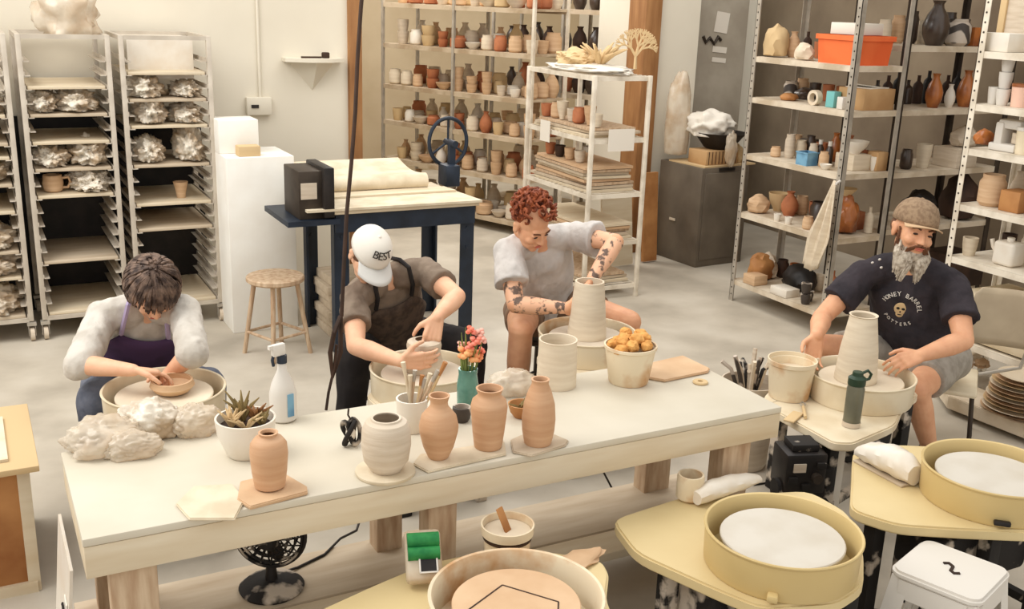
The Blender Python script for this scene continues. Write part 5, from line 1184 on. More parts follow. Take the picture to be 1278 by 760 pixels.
def add_hand(mb, w_, d, n_, th, curl=(0.35, 0.5, 0.5, 0.45), spread=0.10, k=1.0, thumb=(0.6, 0.5)):
    """w_ wrist, d fingers' direction, n_ palm-facing normal, th = which side the thumb is on (vector)"""
    d = d.normalized(); n_ = (n_-d*n_.dot(d)).normalized(); s_ = d.cross(n_)
    if s_.dot(th) < 0: s_ = -s_                       # s_ points to the thumb side
    offs = [0.030, 0.010, -0.010, -0.029]; lens = [(0.040, 0.025, 0.020), (0.044, 0.028, 0.021), (0.041, 0.026, 0.020), (0.033, 0.021, 0.018)]
    rad = [0.0088, 0.009, 0.0086, 0.0078]
    for i in range(4):
        kn = w_ + d*(0.092-0.004*abs(i-1.3))*k + s_*offs[i]*k
        mb.cap(w_ + d*0.012 + s_*offs[i]*0.62*k, kn, 0.0165*k, 0.0135*k, 12)
        ang = curl[0]*(1+0.08*i); p = kn; r0 = rad[i]*k
        for j, L in enumerate(lens[i]):
            dd = (d*math.cos(ang) + n_*math.sin(ang) + s_*(spread*(1.2-i)*0.5)).normalized()
            p2 = p + dd*L*k; mb.cap(p, p2, r0*(1-0.08*j), r0*(1-0.08*(j+1)), 10); p = p2; ang += curl[min(j+1, 3)]
    b = w_ + d*0.022*k + s_*0.026*k
    m1 = b + (d*0.62 + s_*0.75 + n_*0.28).normalized()*0.042*k; m2 = m1 + (d*0.85 + s_*thumb[0]*0.6 + n_*thumb[1]).normalized()*0.030*k; m3 = m2 + (d*0.95 + s_*0.1 + n_*thumb[1]*1.2).normalized()*0.024*k
    mb.cap(b, m1, 0.016*k, 0.0125*k, 12); mb.cap(m1, m2, 0.0115*k, 0.010*k, 10); mb.cap(m2, m3, 0.010*k, 0.0085*k, 10)
def torso_rings(mb, J, back, sc=1.0, u0=0.0, u1=1.0, W=(0.165, 0.142, 0.165, 0.175, 0.07), D=(0.125, 0.105, 0.12, 0.105, 0.06), n=28, off=0.0, arc=None, k=12):
    X = (J['shL']-J['shR']).normalized(); hp, nk = J['hip'], J['neck']; up = (nk-hp).normalized(); Fw = X.cross(up).normalized()
    mid = (hp+nk)/2 - Fw*back
    rings = []
    for i in range(k+1):
        u = u0+(u1-u0)*i/k; p = hp*(1-u)**2+mid*2*u*(1-u)+nk*u*u
        tg = ((mid-hp)*(1-u)+(nk-mid)*u).normalized(); x = (X*u + (J['hipL']-J['hipR']).normalized()*(1-u)); x = (x-tg*x.dot(tg)).normalized(); y = x.cross(tg).normalized()*1.0
        q_ = u*(len(W)-1); a = min(int(q_), len(W)-2); fr = q_-a; fr = fr*fr*(3-2*fr)
        w_ = (W[a]*(1-fr)+W[a+1]*fr)*sc+off; d_ = (D[a]*(1-fr)+D[a+1]*fr)*sc+off
        if arc is None: rings.append([mb.bm.verts.new(p + x*w_*math.cos(2*math.pi*j/n) + y*d_*math.sin(2*math.pi*j/n)) for j in range(n)])
        else:
            a0 = arc*(1 if not callable(arc) else 1) if not callable(arc) else arc(u)
            rings.append([mb.bm.verts.new(p + x*w_*math.sin(a0*(2*j/(n-1)-1)) + y*d_*math.cos(a0*(2*j/(n-1)-1))) for j in range(n)])
    return rings, X, Fw
def strip(mb, rings):
    for a, b in zip(rings, rings[1:]):
        for j in range(len(a)-1): mb.bm.faces.new((a[j], a[j+1], b[j+1], b[j]))
def lead(a, b, f): return a+(b-a)*f
def make_person(label, J, back, headC, headF, headU, hands, skin, shirt, sleeve, trouser, feet='shoe', W=None, D=None, sl=(0.62, 0.075, 0.085), legcut=None, arm=1.0, tattoo=False, belly=0.0, hk=1.03):
    base = Vector((J['hip'].x, J['hip'].y, 0)); t = thing('person', label, 'person', base)
    kw = {}
    if W: kw['W'] = W
    if D: kw['D'] = D
    JJ = {k: v-base for k, v in J.items()}; J = JJ; hc = headC-base
    B = tuple(v*hk for v in basis(headF, headU))
    mb = MB(); rings, X, Fw = torso_rings(mb, J, back, **kw); mb.loft(rings)
    for s_ in 'RL':
        sh, el, wr = J['sh'+s_], J['el'+s_], J['wr'+s_]
        mb.ell(sh, (0.058, 0.058, 0.058)); mb.cap(lead(J['neck'], sh, 0.25), sh, 0.055, 0.055)
        mb.cap(sh, lead(sh, el, 0.45), 0.054*arm, 0.050*arm, 18); mb.cap(lead(sh, el, 0.45), el, 0.050*arm, 0.040*arm, 18)
        mb.cap(el, lead(el, wr, 0.3), 0.041*arm, 0.044*arm, 18); mb.cap(lead(el, wr, 0.3), wr, 0.044*arm, 0.027*arm, 18)
        h = hands[s_]; add_hand(mb, wr, h['d'], h['n'], h['t'], h.get('curl', (0.35, 0.5, 0.5, 0.4)), k=h.get('k', 1.0), thumb=h.get('thumb', (0.6, 0.5)))
        hp, kn, an = J['hip'+s_], J['kn'+s_], J['an'+s_]
        mb.ell(lead(hp, kn, 0.03), (0.095,)*3); mb.cap(hp, lead(hp, kn, 0.5), 0.088, 0.078, 20); mb.cap(lead(hp, kn, 0.5), kn, 0.078, 0.060, 20)
        mb.cap(kn, lead(kn, an, 0.35), 0.057, 0.058, 18); mb.cap(lead(kn, an, 0.35), an, 0.058, 0.038, 18)
        toe = J['to'+s_]; mb.cap(an-Vector((0, 0, 0.02)), toe, 0.034, 0.026, 14)
    P, q = add_head(mb, hc, B, lead(J['neck'], J['hip'], 0.05))
    o = mb.done('body', skin, t); bake(o, 0.005, 3)
    if tattoo:
        o.data.materials.append(M['skin_tattoo'])
        els = [J['elR'], J['elL'], J['wrR'], J['wrL']]
        for p in o.data.polygons:
            c = p.center
            for s_ in 'RL':
                for a, b in ((lead(J['sh'+s_], J['el'+s_], 0.3), J['el'+s_]), (J['el'+s_], J['wr'+s_])):
                    ab = b-a; k = max(0, min(1, (c-a).dot(ab)/ab.dot(ab)))
                    if (c-(a+ab*k)).length < 0.060 and 0 < k < 0.98: p.material_index = 1
    # shirt
    mb = MB(); r2, _, _ = torso_rings(mb, J, back, off=0.016, u0=0.02, u1=0.955, **kw); mb.loft(r2)
    if belly: mb.ell(lead(J['hip'], J['neck'], 0.32)+Fw*0.06, (0.13, 0.10, 0.15), qmat(X, Fw, (J['neck']-J['hip']).normalized()))
    for s_ in 'RL':
        sh, el = J['sh'+s_], J['el'+s_]
        mb.ell(sh, (0.067,)*3, u=18, v=12); mb.cap(lead(J['neck'], sh, 0.36), sh, 0.066, 0.067, 18)
        e = lead(sh, el, sl[0]) if sl[0] <= 1 else lead(el, J['wr'+s_], sl[0]-1)
        if sl[0] <= 1: mb.cyl(sh, e, sl[1], sl[2], 20)
        else: mb.cyl(sh, el, sl[1], sl[2], 20); mb.ell(el, (sl[2],)*3); mb.cyl(el, e, sl[2], sl[2]*0.92, 20)
    so = mb.done('shirt', shirt, t); bake(so, 0.0075, 4, disp=(0.009, 17, len(label)))
    # trousers
    mb = MB(); rr, _, _ = torso_rings(mb, J, back, off=0.012, u0=-0.10, u1=0.16, k=4, **kw); mb.loft(rr)
    for s_ in 'RL':
        hp, kn, an = J['hip'+s_], J['kn'+s_], J['an'+s_]
        mb.ell(hp, (0.108,)*3, u=18, v=12)
        if legcut is None:
            mb.cap(hp, kn, 0.104, 0.078, 20); mb.cyl(kn, lead(kn, an, 0.93), 0.078, 0.062, 20)
        else: mb.cyl(hp, lead(hp, kn, legcut), 0.106, 0.092, 24)
    bake(mb.done('trousers' if legcut is None else 'shorts', trouser, t), 0.008, 3, disp=(0.007, 13, 3.3))
    for s_ in 'RL':
        an, toe = J['an'+s_], J['to'+s_]; m = MB()
        m.cap(an-Vector((0, 0, 0.028)), toe+Vector((0, 0, 0.004)), 0.044, 0.037, 18); m.box(tuple((an+toe)/2*1.0-Vector((0, 0, 0.032+((an+toe)/2).z-0.045))), (0.085, 0.2, 0.02), rz=math.atan2((toe-an).y, (toe-an).x)-math.pi/2, bev=0.008)
        bake(m.done('shoe', feet, t), 0.006, 2)
    # face
    for s_ in (-1, 1):
        MB().ell(P(s_*0.031, 0.0845, -0.001), (0.011, 0.004, 0.0045), q, 12, 8).done('eye', 'eye', t)
        MB().tube([P(s_*0.016, 0.090, 0.018), P(s_*0.032, 0.089, 0.024), P(s_*0.048, 0.078, 0.019)], 0.0042, 6).done('eyebrow', 'brow', t)
    MB().ell(P(0, 0.0945, -0.054), (0.022, 0.004, 0.0035), q, 12, 8).ell(P(0, 0.093, -0.061), (0.018, 0.005, 0.004), q, 12, 8).done('lips', 'lips', t)
    return t, J, P, q, X, Fw, B, so
def locks(name, m_, t, P, q, n, seed, L, r, zmin=-0.02, ymax=0.07, curl=0.0, scale=1.08, droop=1.0, front=0.03):
    rnd = random.Random(seed); mb = MB()
    mb.ell(P(0, -0.020, 0.036), (0.0795, 0.094, 0.086), q, 24, 16)
    k = 0
    while k < n:
        a = rnd.uniform(0, 2*math.pi); z = rnd.uniform(-0.35, 1.0); rr = math.sqrt(max(0, 1-z*z))
        x, y = rr*math.cos(a), rr*math.sin(a)
        if y > 0.35 and z < 0.55: continue
        k += 1
        p = Vector((x*0.077, y*0.095-0.015, 0.035+z*0.086)); out = Vector((x, y, z)).normalized()
        flow = (Vector((x, y*0.9+front*3, 0))*0.8 + Vector((0, 0, -droop))).normalized(); flow = (flow-out*flow.dot(out)*0.8).normalized()
        pts = []; side = out.cross(flow)
        for j in range(6):
            u = j/5; w_ = curl*math.sin(u*7+a*3)*0.012; w2 = curl*math.cos(u*7+a*3)*0.012
            c = p + flow*L*u + out*(0.008+0.006*math.sin(u*3.1)-0.018*u*u*(1 if curl == 0 else 0)) + side*(w_+rnd.uniform(-0.002, 0.002)) + out*w2
            pts.append(P(c.x, c.y, c.z))
        mb.tube(pts, r, 5, radii=[r*0.8, r, r*1.05, r*0.95, r*0.7, r*0.25])
    return mb.done(name, m_, t)

# ---------------------------------------------------------------- person 1: white shirt, purple apron
J = rig(dict(neck=(185, 382, 4.0)), [('shR', 'neck', 128, 396, .17, -1), ('shL', 'neck', 230, 388, .17, -1), ('elR', 'shR', 100, 455, .27, -1), ('wrR', 'elR', 166, 462, .23, -1), ('elL', 'shL', 240, 440, .26, -1), ('wrL', 'elL', 218, 452, .22, -1),
    ('hip', 'neck', 160, 478, .5, 1), ('hipR', 'hip', 135, 480, .12, -1), ('hipL', 'hip', 192, 478, .12, 1), ('knR', 'hipR', 122, 500, .40, -1), ('knL', 'hipL', 258, 482, .4, -1)])
J['wrL'] = J['elL']+(Vector((0.655, 3.90, 0.665))-J['elL']).normalized()*0.22
J['anR'] = Vector((J['knR'].x-0.01, J['knR'].y+0.06, 0.10)); J['anL'] = Vector((J['knL'].x+0.02, J['knL'].y+0.08, 0.10))
for s_ in 'RL': J['to'+s_] = J['an'+s_]+Vector((0, -0.15, -0.055))
hC = dep(190, 361, 3.89)
tgt = Vector((0.60, 3.83, 0.62))
hands = dict(R=dict(d=Vector((0.60, 3.86, 0.64))-J['wrR'], n=Vector((0.1, -0.2, -1)), t=Vector((0, -1, 0.6)), curl=(0.25, 0.45, 0.4, 0.3), k=0.92), L=dict(d=Vector((0.60, 3.82, 0.62))-J['wrL'], n=Vector((-0.5, 0.1, -0.8)), t=Vector((-1, -0.2, 0.2)), curl=(0.3, 0.45, 0.4, 0.3), k=0.92))
t, J1, P, q, X, Fw, B, so = make_person('person in off-white shirt and purple apron bent over the leftmost pottery wheel', J, 0.07, hC, (0.03, -0.62, -0.78), (0, -0.6, 0.8), hands, 'skin_pale', 'shirt_white', None, 'jeans', sl=(1.14, 0.062, 0.062), arm=0.88, W=(0.16, 0.15, 0.165, 0.16, 0.065), D=(0.12, 0.11, 0.12, 0.11, 0.06))
locks('hair', 'hair_dark', t, P, q, 420, 1, 0.088, 0.0062, droop=0.9, front=0.10)
def apron(J, back, t, m_, strap, W, D, u0=-0.02, u1=0.72, arc0=1.25, off=0.030, skirt=True, name='apron', wide=0.55):
    mb = MB(); r_, X, Fw = torso_rings(mb, J, back, u0=u0, u1=u1, n=17, off=off, arc=lambda u: arc0 if u < 0.42 else arc0-(arc0-wide)*(u-0.42)/(u1-0.42), W=W, D=D, k=12); strip(mb, r_)
    o = mb.done(name, m_, t); s_ = o.modifiers.new('s', 'SOLIDIFY'); s_.thickness = 0.006; s_.offset = 1
    a, b = r_[-1][0].co.copy() if False else None, None
    return X, Fw
def apron2(J, back, t, m_, strap, W, D, u1=0.72, arc0=1.25, wide=0.55, off=0.034, loop=True):
    tmp = MB(); r_, X, Fw = torso_rings(tmp, J, back, u0=-0.02, u1=u1, n=17, off=off, arc=lambda u: arc0 if u < 0.42 else arc0-(arc0-wide)*(u-0.42)/(u1-0.42), W=W, D=D, k=12); strip(tmp, r_)
    c0, c1 = r_[-1][0].co.copy(), r_[-1][-1].co.copy(); hemv = [v.co.copy() for v in r_[0]]
    o = tmp.done('apron', m_, t); s_ = o.modifiers.new('s', 'SOLIDIFY'); s_.thickness = 0.006; s_.offset = 1
    nk = J['neck']
    for c, sh, sg in ((c0, J['shR'], -1), (c1, J['shL'], 1)):
        if (c-J['shR']).length > (c-J['shL']).length: sh, sg = J['shL'], 1
        else: sh, sg = J['shR'], -1
        mid_ = lead(nk, sh, 0.48)+(nk-J['hip']).normalized()*0.085+Fw*0.045; bk = lead(nk, sh, 0.40)-Fw*0.085+(nk-J['hip']).normalized()*0.03
        mb = MB(); pts = [c, lead(c, mid_, 0.5)+Fw*0.022, mid_, lead(mid_, bk, 0.5)+(nk-J['hip']).normalized()*0.02, bk]
        mb.tube(pts, 0.008, 6, radii=[0.010]*5); mb.done('apron_strap', strap, o)
    return hemv
W1, D1 = (0.16, 0.15, 0.165, 0.16, 0.065), (0.12, 0.11, 0.12, 0.11, 0.06)
apron2(J1, 0.07, t, 'apron_purple', mat('lilac_strap', (176,160,190), 0.9), W1, D1, u1=0.86, wide=0.62)
s_ = J['hip']; round_stool((s_.x, s_.y+0.03, 0), 'low cream stool under the white-shirted potter', h=J['hip'].z-0.115, m='papertan', r=0.15)

# ---------------------------------------------------------------- person 2: cap, taupe shirt, brown apron
J = rig(dict(neck=(480, 345, 4.55)), [('shR', 'neck', 442, 374, .19, -1), ('shL', 'neck', 530, 338, .19, 1), ('elR', 'shR', 444, 432, .28, -1), ('wrR', 'elR', 522, 450, .27, -1), ('elL', 'shL', 570, 370, .28, -1), ('wrL', 'elL', 538, 405, .25, -1),
    ('hip', 'neck', 485, 430, .5, 1), ('hipR', 'hip', 455, 425, .13, -1), ('hipL', 'hip', 515, 420, .13, 1), ('knR', 'hipR', 442, 445, .43, -1), ('knL', 'hipL', 588, 432, .43, -1)])
J['wrR'] = J['elR']+(Vector((1.50, 3.75, 0.60))-J['elR']).normalized()*0.26
J['wrL'] = J['elL']+(Vector((1.65, 3.80, 0.74))-J['elL']).normalized()*0.24
J['anR'] = Vector((J['knR'].x-0.02, J['knR'].y+0.02, 0.10)); J['anL'] = Vector((J['knL'].x+0.03, J['knL'].y+0.08, 0.10))
for s_ in 'RL': J['to'+s_] = J['an'+s_]+Vector((0, -0.16, -0.055))
hC = dep(460, 318, 4.42)
hands = dict(R=dict(d=Vector((0.92, -0.26, -0.04)), n=Vector((0.2, 1, 0.1)), t=Vector((0.1, 0, 1)), curl=(0.25, 0.40, 0.35, 0.3)), L=dict(d=Vector((1.62, 3.78, 0.60))-J['wrL'], n=Vector((0.1, 0.9, -0.3)), t=Vector((-1, 0, 0)), curl=(0.3, 0.4, 0.3, 0.3)))
W2, D2 = (0.165, 0.15, 0.175, 0.175, 0.07), (0.125, 0.11, 0.125, 0.115, 0.06)
t, J2, P, q, X, Fw, B, so = make_person('person in white cap, taupe t-shirt and dark apron leaning over a wheel', J, 0.07, hC, (0.02, -0.70, -0.70), (0.15, -0.62, 0.75), hands, 'skin_pale', 'shirt_taupe', None, 'trousers', sl=(0.58, 0.064, 0.074), arm=0.98, W=W2, D=D2)
apron2(J2, 0.07, t, 'apron_brown', 'trousers', W2, D2, u1=0.86, wide=0.58)
MB().ell(P(0, -0.022, 0.020), (0.079, 0.094, 0.080), q, 24, 16).done('hair', 'hair_brown', t)
def cap_(t, P, q, m1, m2, m3=None, tip=0.088, visor_len=0.07, drop=0.0):
    mb = MB(); rings = []
    for i in range(9):
        a = i/8*math.pi/2*0.98; z = 0.030+0.098*math.sin(a); k = math.cos(a)**0.75
        rings.append([mb.bm.verts.new(P(0.086*k*math.cos(2*math.pi*j/32), -0.008+0.106*k*math.sin(2*math.pi*j/32), z)) for j in range(32)])
    mb.loft(rings, cap0=False); o = mb.done('cap', m1, t); s_ = o.modifiers.new('s', 'SOLIDIFY'); s_.thickness = 0.004; s_.offset = -1
    mb = MB(); n = 17; rr = []
    for k in range(5):
        v = k/4; row = []
        for j in range(n):
            a = (j/(n-1)-0.5)*2*1.02
            x = (0.084+0.010*v)*math.sin(a); y = -0.008+0.104*math.cos(a)+visor_len*v*math.cos(a*0.92)**0.7
            z = 0.034-drop*v-0.022*(abs(math.sin(a))**2)*(0.3+0.7*v)*1.2
            row.append(mb.bm.verts.new(P(x, y, z)))
        rr.append(row)
    strip(mb, rr); o2 = mb.done('visor', m2, o); s_ = o2.modifiers.new('s', 'SOLIDIFY'); s_.thickness = 0.005; s_.offset = 0
    MB().ell(P(0, -0.008, 0.128), (0.008, 0.008, 0.004), q, 10, 8).done('cap_button', m3 or m1, o)
    return o
def text_mesh(s_, size, extr=0.0012):
    cu = bpy.data.curves.new('txt', 'FONT'); cu.body = s_; cu.size = size; cu.extrude = extr; cu.align_x = 'CENTER'; cu.align_y = 'CENTER'; cu.resolution_u = 3
    ob = bpy.data.objects.new('txt', cu); COL.objects.link(ob); dg = bpy.context.evaluated_depsgraph_get(); dg.update()
    me = bpy.data.meshes.new_from_object(ob.evaluated_get(dg)); bpy.data.objects.remove(ob); bpy.data.curves.remove(cu); return me
def place_mesh(bm, me, Mx):
    b2 = bmesh.new(); b2.from_mesh(me); bmesh.ops.transform(b2, matrix=Mx, verts=b2.verts); tmp = bpy.data.meshes.new('tmp'); b2.to_mesh(tmp); b2.free(); bm.from_mesh(tmp); bpy.data.meshes.remove(tmp)
cp_ = cap_(t, P, q, 'cap_white', 'cap_grey', visor_len=0.075, drop=0.012)
mb = MB(); l, f, u = B
for k, ch in enumerate('BEST'):
    a = (k-1.5)*0.30; e = 0.80
    kk = math.cos(e)**0.75
    pos = P(0.088*kk*math.sin(-a)*-1*-1, -0.008+0.108*kk*math.cos(a), 0.030+0.098*math.sin(e)+0.001)
    nrm = (l*(-math.sin(a))*kk*1.1 + f*math.cos(a)*kk + u*0.62).normalized()
    # text x axis runs to the reader's right = wearer's right-to-left mirrored
    tx = (-l*math.cos(a)*-1*-1 - f*math.sin(a)).normalized(); tx = (tx-nrm*tx.dot(nrm)).normalized()
    # reader faces the cap: his right is the wearer's left
    tx = -tx if tx.dot(l) < 0 else tx
    pos = P(0.088*kk*math.sin(a), -0.008+0.108*kk*math.cos(a), 0.030+0.098*math.sin(e)+0.001)
    nrm = (l*math.sin(a)*1.1 + f*math.cos(a) + u*0.9).normalized()
    tx = (l*math.cos(a) - f*math.sin(a)); tx = (tx-nrm*tx.dot(nrm)).normalized(); ty = nrm.cross(tx)
    Mx = Matrix.Translation(pos+nrm*0.003) @ Matrix((tx, ty, nrm)).transposed().to_4x4()
    place_mesh(mb.bm, text_mesh(ch, 0.048), Mx)
mb.done('cap_lettering', 'black', cp_, smooth=False)
s_ = J['hip']; round_stool((s_.x, s_.y+0.03, 0), 'low dark stool under the capped potter in apron', h=J['hip'].z-0.115, m='dkbrown', r=0.15)

# ---------------------------------------------------------------- person 3: auburn curls, tattoos
J = rig(dict(neck=(670, 299, 4.85)), [('shR', 'neck', 634, 314, .18, -1), ('shL', 'neck', 710, 294, .18, 1), ('elR', 'shR', 643, 380, .27, -1), ('wrR', 'elR', 700, 388, .25, -1), ('elL', 'shL', 768, 302, .28, -1), ('wrL', 'elL', 738, 350, .24, -1),
    ('hip', 'neck', 680, 390, .52, 1), ('hipR', 'hip', 655, 388, .13, -1), ('hipL', 'hip', 712, 382, .13, 1), ('knR', 'hipR', 650, 412, .42, -1), ('knL', 'hipL', 785, 402, .42, -1)])
cyl = Vector((2.44, 3.83, 0.573))
J['wrR'] = J['elR']+(Vector((cyl.x-0.16, cyl.y+0.10, 0.70))-J['elR']).normalized()*0.235
J['anR'] = Vector((J['knR'].x+0.02, J['knR'].y+0.06, 0.10)); J['anL'] = Vector((J['knL'].x+0.02, J['knL'].y+0.1, 0.10))
for s_ in 'RL': J['to'+s_] = J['an'+s_]+Vector((0, -0.16, -0.055))
hC = dep(662, 279, 4.72)
hands = dict(R=dict(d=Vector((0.9, -0.35, -0.05)), n=Vector((0.5, 0.8, -0.1)), t=Vector((0, 0, 1)), curl=(0.2, 0.35, 0.35, 0.3)), L=dict(d=Vector((-0.20, -0.30, -0.9)), n=Vector((-0.4, 0.8, 0)), t=Vector((-1, -0.4, 0)), curl=(0.15, 0.25, 0.25, 0.2)))
W3, D3 = (0.165, 0.15, 0.17, 0.17, 0.065), (0.125, 0.11, 0.12, 0.11, 0.058)
t, J3, P, q, X, Fw, B, so = make_person('person with curly auburn hair and tattoos reaching into a tall clay cylinder', J, 0.05, hC, (0.22, -0.80, -0.52), (0.0, -0.5, 0.86), hands, 'skin', 'shirt_grey', None, 'shorts_khaki', sl=(0.62, 0.066, 0.084), legcut=0.50, arm=0.98, W=W3, D=D3, tattoo=True)
mb = MB(); rnd = random.Random(12)
mb.ell(P(0, -0.030, 0.045), (0.080, 0.086, 0.078), q, 20, 14)
k = 0
while k < 120:
    a = rnd.uniform(0, 6.283); z = rnd.uniform(-0.3, 1.0); rr = math.sqrt(1-z*z); x, y = rr*math.cos(a), rr*math.sin(a)
    if y > 0.45 and z < 0.45: continue
    if abs(x) > 0.6 and z < 0.05 and y > -0.1: continue
    k += 1
    ex = 1.0 + (0.22 if z > 0.3 else 0.0)
    c = Vector((x*0.080*ex, y*0.090*ex-0.012, 0.048+z*0.086*ex)); r0 = rnd.uniform(0.011, 0.017); ax = Vector((rnd.gauss(0, 1), rnd.gauss(0, 1), rnd.gauss(0, 1))).normalized(); qq = ax.to_track_quat('Z', 'Y')
    pts = [P(*(c + qq @ Vector((r0*math.cos(w_), r0*math.sin(w_), 0.004*w_-0.012)))) for w_ in [j*0.75 for j in range(9)]]
    mb.tube(pts, 0.006, 5, radii=[0.003]+[0.0065]*7+[0.003])
mb.done('hair', 'hair_red', t)
s_ = J['hip']; round_stool((s_.x, s_.y+0.03, 0), 'black metal stool under the red-haired potter', h=J['hip'].z-0.115, m='darksteel', r=0.15)

# ---------------------------------------------------------------- person 4: bearded man
J = rig(dict(neck=(1134, 326, 4.72)), [('shR', 'neck', 1078, 342, .20, -1), ('shL', 'neck', 1190, 356, .20, -1), ('elR', 'shR', 1026, 396, .29, -1), ('wrR', 'elR', 1000, 438, .25, -1), ('elL', 'shL', 1203, 425, .29, -1), ('wrL', 'elL', 1148, 444, .25, -1),
    ('hip', 'neck', 1150, 440, .53, 1), ('hipR', 'hip', 1112, 445, .14, -1), ('hipL', 'hip', 1184, 447, .14, -1), ('knR', 'hipR', 1022, 432, .45, -1), ('knL', 'hipL', 1143, 486, .45, -1)])
J['wrR'] = J['elR']+(Vector((3.17, 3.17, 0.63))-J['elR']).normalized()*0.25
J['anL'] = rsolve(J['knL'], 1157, 566, .42, 1); J['anL'].z = 0.10
J['anR'] = Vector((J['knR'].x+0.10, J['knR'].y+0.06, 0.10))
for s_ in 'RL': J['to'+s_] = J['an'+s_]+Vector((-0.12, -0.10, -0.055))
hC = dep(1140, 287, 4.58)
hands = dict(R=dict(d=Vector((p0.x*0-0.35, -0.25, -0.9)), n=Vector((-0.3, -0.8, 0.2)), t=Vector((-0.5, 0.5, 0)), curl=(0.3, 0.4, 0.3, 0.3)), L=dict(d=Vector((-0.93, 0.12, -0.16)), n=Vector((-0.1, 0.5, -0.8)), t=Vector((0, 1, 0.6)), curl=(0.35, 0.45, 0.4, 0.3)))
W4, D4 = (0.18, 0.175, 0.19, 0.195, 0.08), (0.14, 0.14, 0.14, 0.125, 0.068)
t, J4, P, q, X, Fw, B, so = make_person('bearded person in tan cap, faded black t-shirt and grey shorts smiling at a wheel', J, 0.03, hC, (-0.38, -0.90, -0.02), (0.14, -0.12, 0.97), hands, 'skin', 'shirt_navy', None, 'shorts_grey', sl=(0.64, 0.072, 0.084), legcut=0.72, arm=1.08, W=W4, D=D4, belly=1.0, hk=1.12)
cap_(t, P, q, 'cap_tan', 'cap_brim', visor_len=0.045, drop=-0.004)
MB().ell(P(0, -0.030, 0.005), (0.078, 0.082, 0.060), q, 20, 14).done('hair', 'hair_brown', t)
mb = MB(); rnd = random.Random(5)
for k in range(190):
    x = rnd.uniform(-1, 1); a0 = P(x*0.058, 0.070-0.045*x*x-0.008+rnd.uniform(-0.01, 0.006), -0.058-rnd.uniform(0, 0.035)+0.03*x*x)
    sd = 1 if x > 0 else -1
    e = P(sd*0.030+x*0.036+rnd.uniform(-0.006, 0.006), 0.075-0.02*abs(x)+rnd.uniform(-0.01, 0.012), -0.185-rnd.uniform(-0.03, 0.02)+0.035*abs(x))
    m_ = lead(a0, e, 0.5)+(P(0, 0.018, 0)-P(0, 0, 0))+(P(x*0.012, 0, 0)-P(0, 0, 0))
    mb.tube([a0, m_, e], 0.006, 5, radii=[0.006, 0.0085, 0.002])
for s_ in (-1, 1):
    mb.ell(P(s_*0.034, 0.062, -0.122), (0.036, 0.028, 0.048), q, 14, 10)
mb.ell(P(0, 0.050, -0.090), (0.052, 0.036, 0.030), q, 14, 10)
mb.done('beard', 'beard', t)
mb = MB()
for s_ in (-1, 1):
    for k in range(9):
        y = k*0.0018; mb.tube([P(s_*0.003, 0.101-y*0.5, -0.043-y*0.4), P(s_*0.022, 0.097-y, -0.047-y), P(s_*0.044, 0.080-y, -0.064-y*1.6)], 0.004, 5, radii=[0.003, 0.005, 0.002])
    for k in range(12):
        mb.tube([P(s_*0.067, 0.020+0.002*k, 0.005-0.006*k), P(s_*0.069, 0.028, -0.035-0.003*k), P(s_*0.056, 0.045+0.002*k, -0.075)], 0.006, 5, radii=[0.004, 0.006, 0.003])
mb.done('moustache', 'beard_dark', t)
# shirt print: ring of letters and an emblem, laid onto the shirt surface
shirt_me = so.data
from mathutils.bvhtree import BVHTree
bvh = BVHTree.FromPolygons([v.co for v in shirt_me.vertices], [tuple(p.vertices) for p in shirt_me.polygons])
base = Vector(t.location)
cdir = ray(1124, 386).normalized(); h0 = bvh.ray_cast(Vector((0, 0, HC))-base, cdir)
nrm0 = h0[1]
if nrm0.dot(cdir) > 0: nrm0 = -nrm0
axn = (nrm0*0.7 - cdir*0.3).normalized()
tx0 = Vector((0.883, -0.469, 0)); tx0 = (tx0-axn*tx0.dot(axn)).normalized(); ty0 = axn.cross(tx0)
def onshirt(a, b):
    o_ = h0[0] + tx0*a + ty0*b + axn*0.15; r = bvh.ray_cast(o_, -axn)
    n_ = r[1] if r[1] is not None else axn
    if n_.dot(axn) < 0: n_ = -n_
    return (r[0] if r[0] is not None else h0[0]), n_
mb = MB()
def ring_text(s_, R_, a0, a1, size, flip=False):
    for k, ch in enumerate(s_):
        if ch == ' ': continue
        a = a0+(a1-a0)*k/(len(s_)-1); pos, n_ = onshirt(R_*math.cos(a), R_*math.sin(a))
        tang = (tx0*(math.sin(a))-ty0*math.cos(a)) if not flip else (-tx0*math.sin(a)+ty0*math.cos(a))
        tang = (tang-n_*tang.dot(n_)).normalized(); ty = n_.cross(tang)
        place_mesh(mb.bm, text_mesh(ch, size), Matrix.Translation(pos+n_*0.003) @ Matrix((tang, ty, n_)).transposed().to_4x4())
ring_text('HONEY BARREL', 0.082, math.radians(158), math.radians(12), 0.030)
ring_text('POTTERS', 0.078, math.radians(222), math.radians(312), 0.024, flip=True)
mb.done('shirt_lettering', 'whitepl', so, smooth=False)
mb = MB()
for (a, b, r1, r2) in ((0, 0.004, 0.030, 0.034), (0, -0.026, 0.018, 0.018)):
    pos, n_ = onshirt(a, b); mb.ell(pos+n_*0.0015, (r1, r2, 0.003), Matrix((tx0, (n_.cross(tx0)).normalized(), n_)).transposed(), 20, 8)
mb.done('shirt_emblem', 'papertan', so)
mb = MB()
for (a, b, r1, r2) in ((-0.012, 0.006, 0.008, 0.007), (0.012, 0.006, 0.008, 0.007), (0, -0.012, 0.004, 0.006), (0.0, -0.028, 0.011, 0.003)):
    pos, n_ = onshirt(a, b); mb.ell(pos+n_*0.004, (r1, r2, 0.002), Matrix((tx0, (n_.cross(tx0)).normalized(), n_)).transposed(), 14, 6)
mb.done('emblem_marks', 'black', so)
mb = MB()
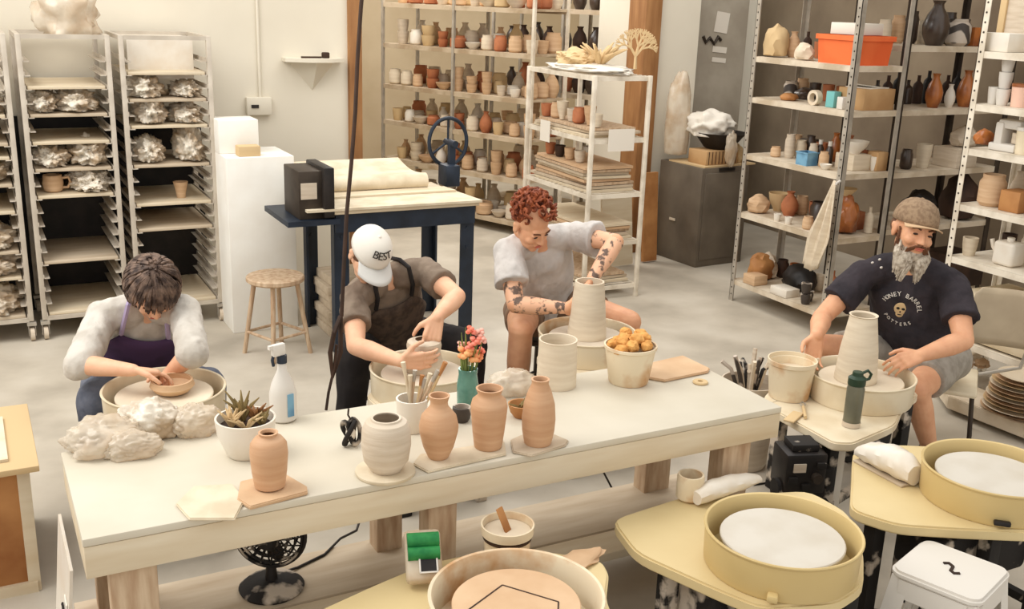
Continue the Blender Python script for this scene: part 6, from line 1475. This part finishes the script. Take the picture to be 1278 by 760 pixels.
for k, (px, py) in enumerate([(1092, 318), (1098, 324), (1089, 328), (1100, 334), (1094, 312)]):
    d_ = (dep(px, py, 4.6)-base); o_ = Vector((0, 0, HC))-base; r = bvh.ray_cast(o_, (d_-o_).normalized())
    if r[0] is not None:
        n_ = r[1]; mb.ell(r[0], (0.009, 0.006, 0.006), u=8, v=6)
mb.done('clay_splashes', 'whitepl', so)
# chair
bk = dep(1232, 398, 4.98); hp = J['hip']
fa = math.atan2(-0.62, -0.78)
t = thing('plastic_chair', 'beige plastic shell chair under the bearded man', 'chair', (hp.x, hp.y, 0), fa-math.pi/2)
SZ = hp.z-0.125
def chair_local(p):
    d_ = Vector((p.x-hp.x, p.y-hp.y, 0)); a = -(fa-math.pi/2); return Vector((d_.x*math.cos(a)-d_.y*math.sin(a), d_.x*math.sin(a)+d_.y*math.cos(a), p.z))
b_ = chair_local(bk); print('chair back local', b_, 'hip', hp)
bx, by, bz = b_.x-0.10, min(b_.y, -0.17), b_.z+0.02
MB().box((bx*0.25, by*0.5+0.06, SZ-0.014), (0.36, 0.40, 0.028), bev=0.012).done('seat', 'creampl', t)
m = MB(); rr = []
for i in range(9):
    row = []
    for j in range(13):
        x = (j/12-0.5)*0.36; u = i/8; e = 1.0 if u < 0.75 else math.sqrt(max(0, 1-((u-0.75)/0.25)**2*0.35))
        row.append(m.bm.verts.new((bx+x*e, by-0.05*(u-0.5)+0.04*(2*x/0.42)**2, bz-0.14+u*0.28)))
    rr.append(row)
strip(m, rr); o = m.done('backrest', mat('beige_shell', (186,168,140), 0.5, (170,152,126), 4), t); s_ = o.modifiers.new('s', 'SOLIDIFY'); s_.thickness = 0.01
for sx in (-0.16, 0.16):
    MB().tube([(bx*0.25+sx, by*0.5-0.12, SZ-0.03), (bx*0.8+sx, by-0.005, SZ+0.04), (bx+sx*0.8, by+0.0, bz)], 0.010, 8).done('back_support', 'steel', t)
    for sy in (-0.12, 0.22): MB().cyl((bx*0.25+sx*1.15, by*0.5+sy*1.15, 0), (bx*0.25+sx, by*0.5+sy, SZ-0.03), 0.011, n=10).done('leg', 'darksteel', t)
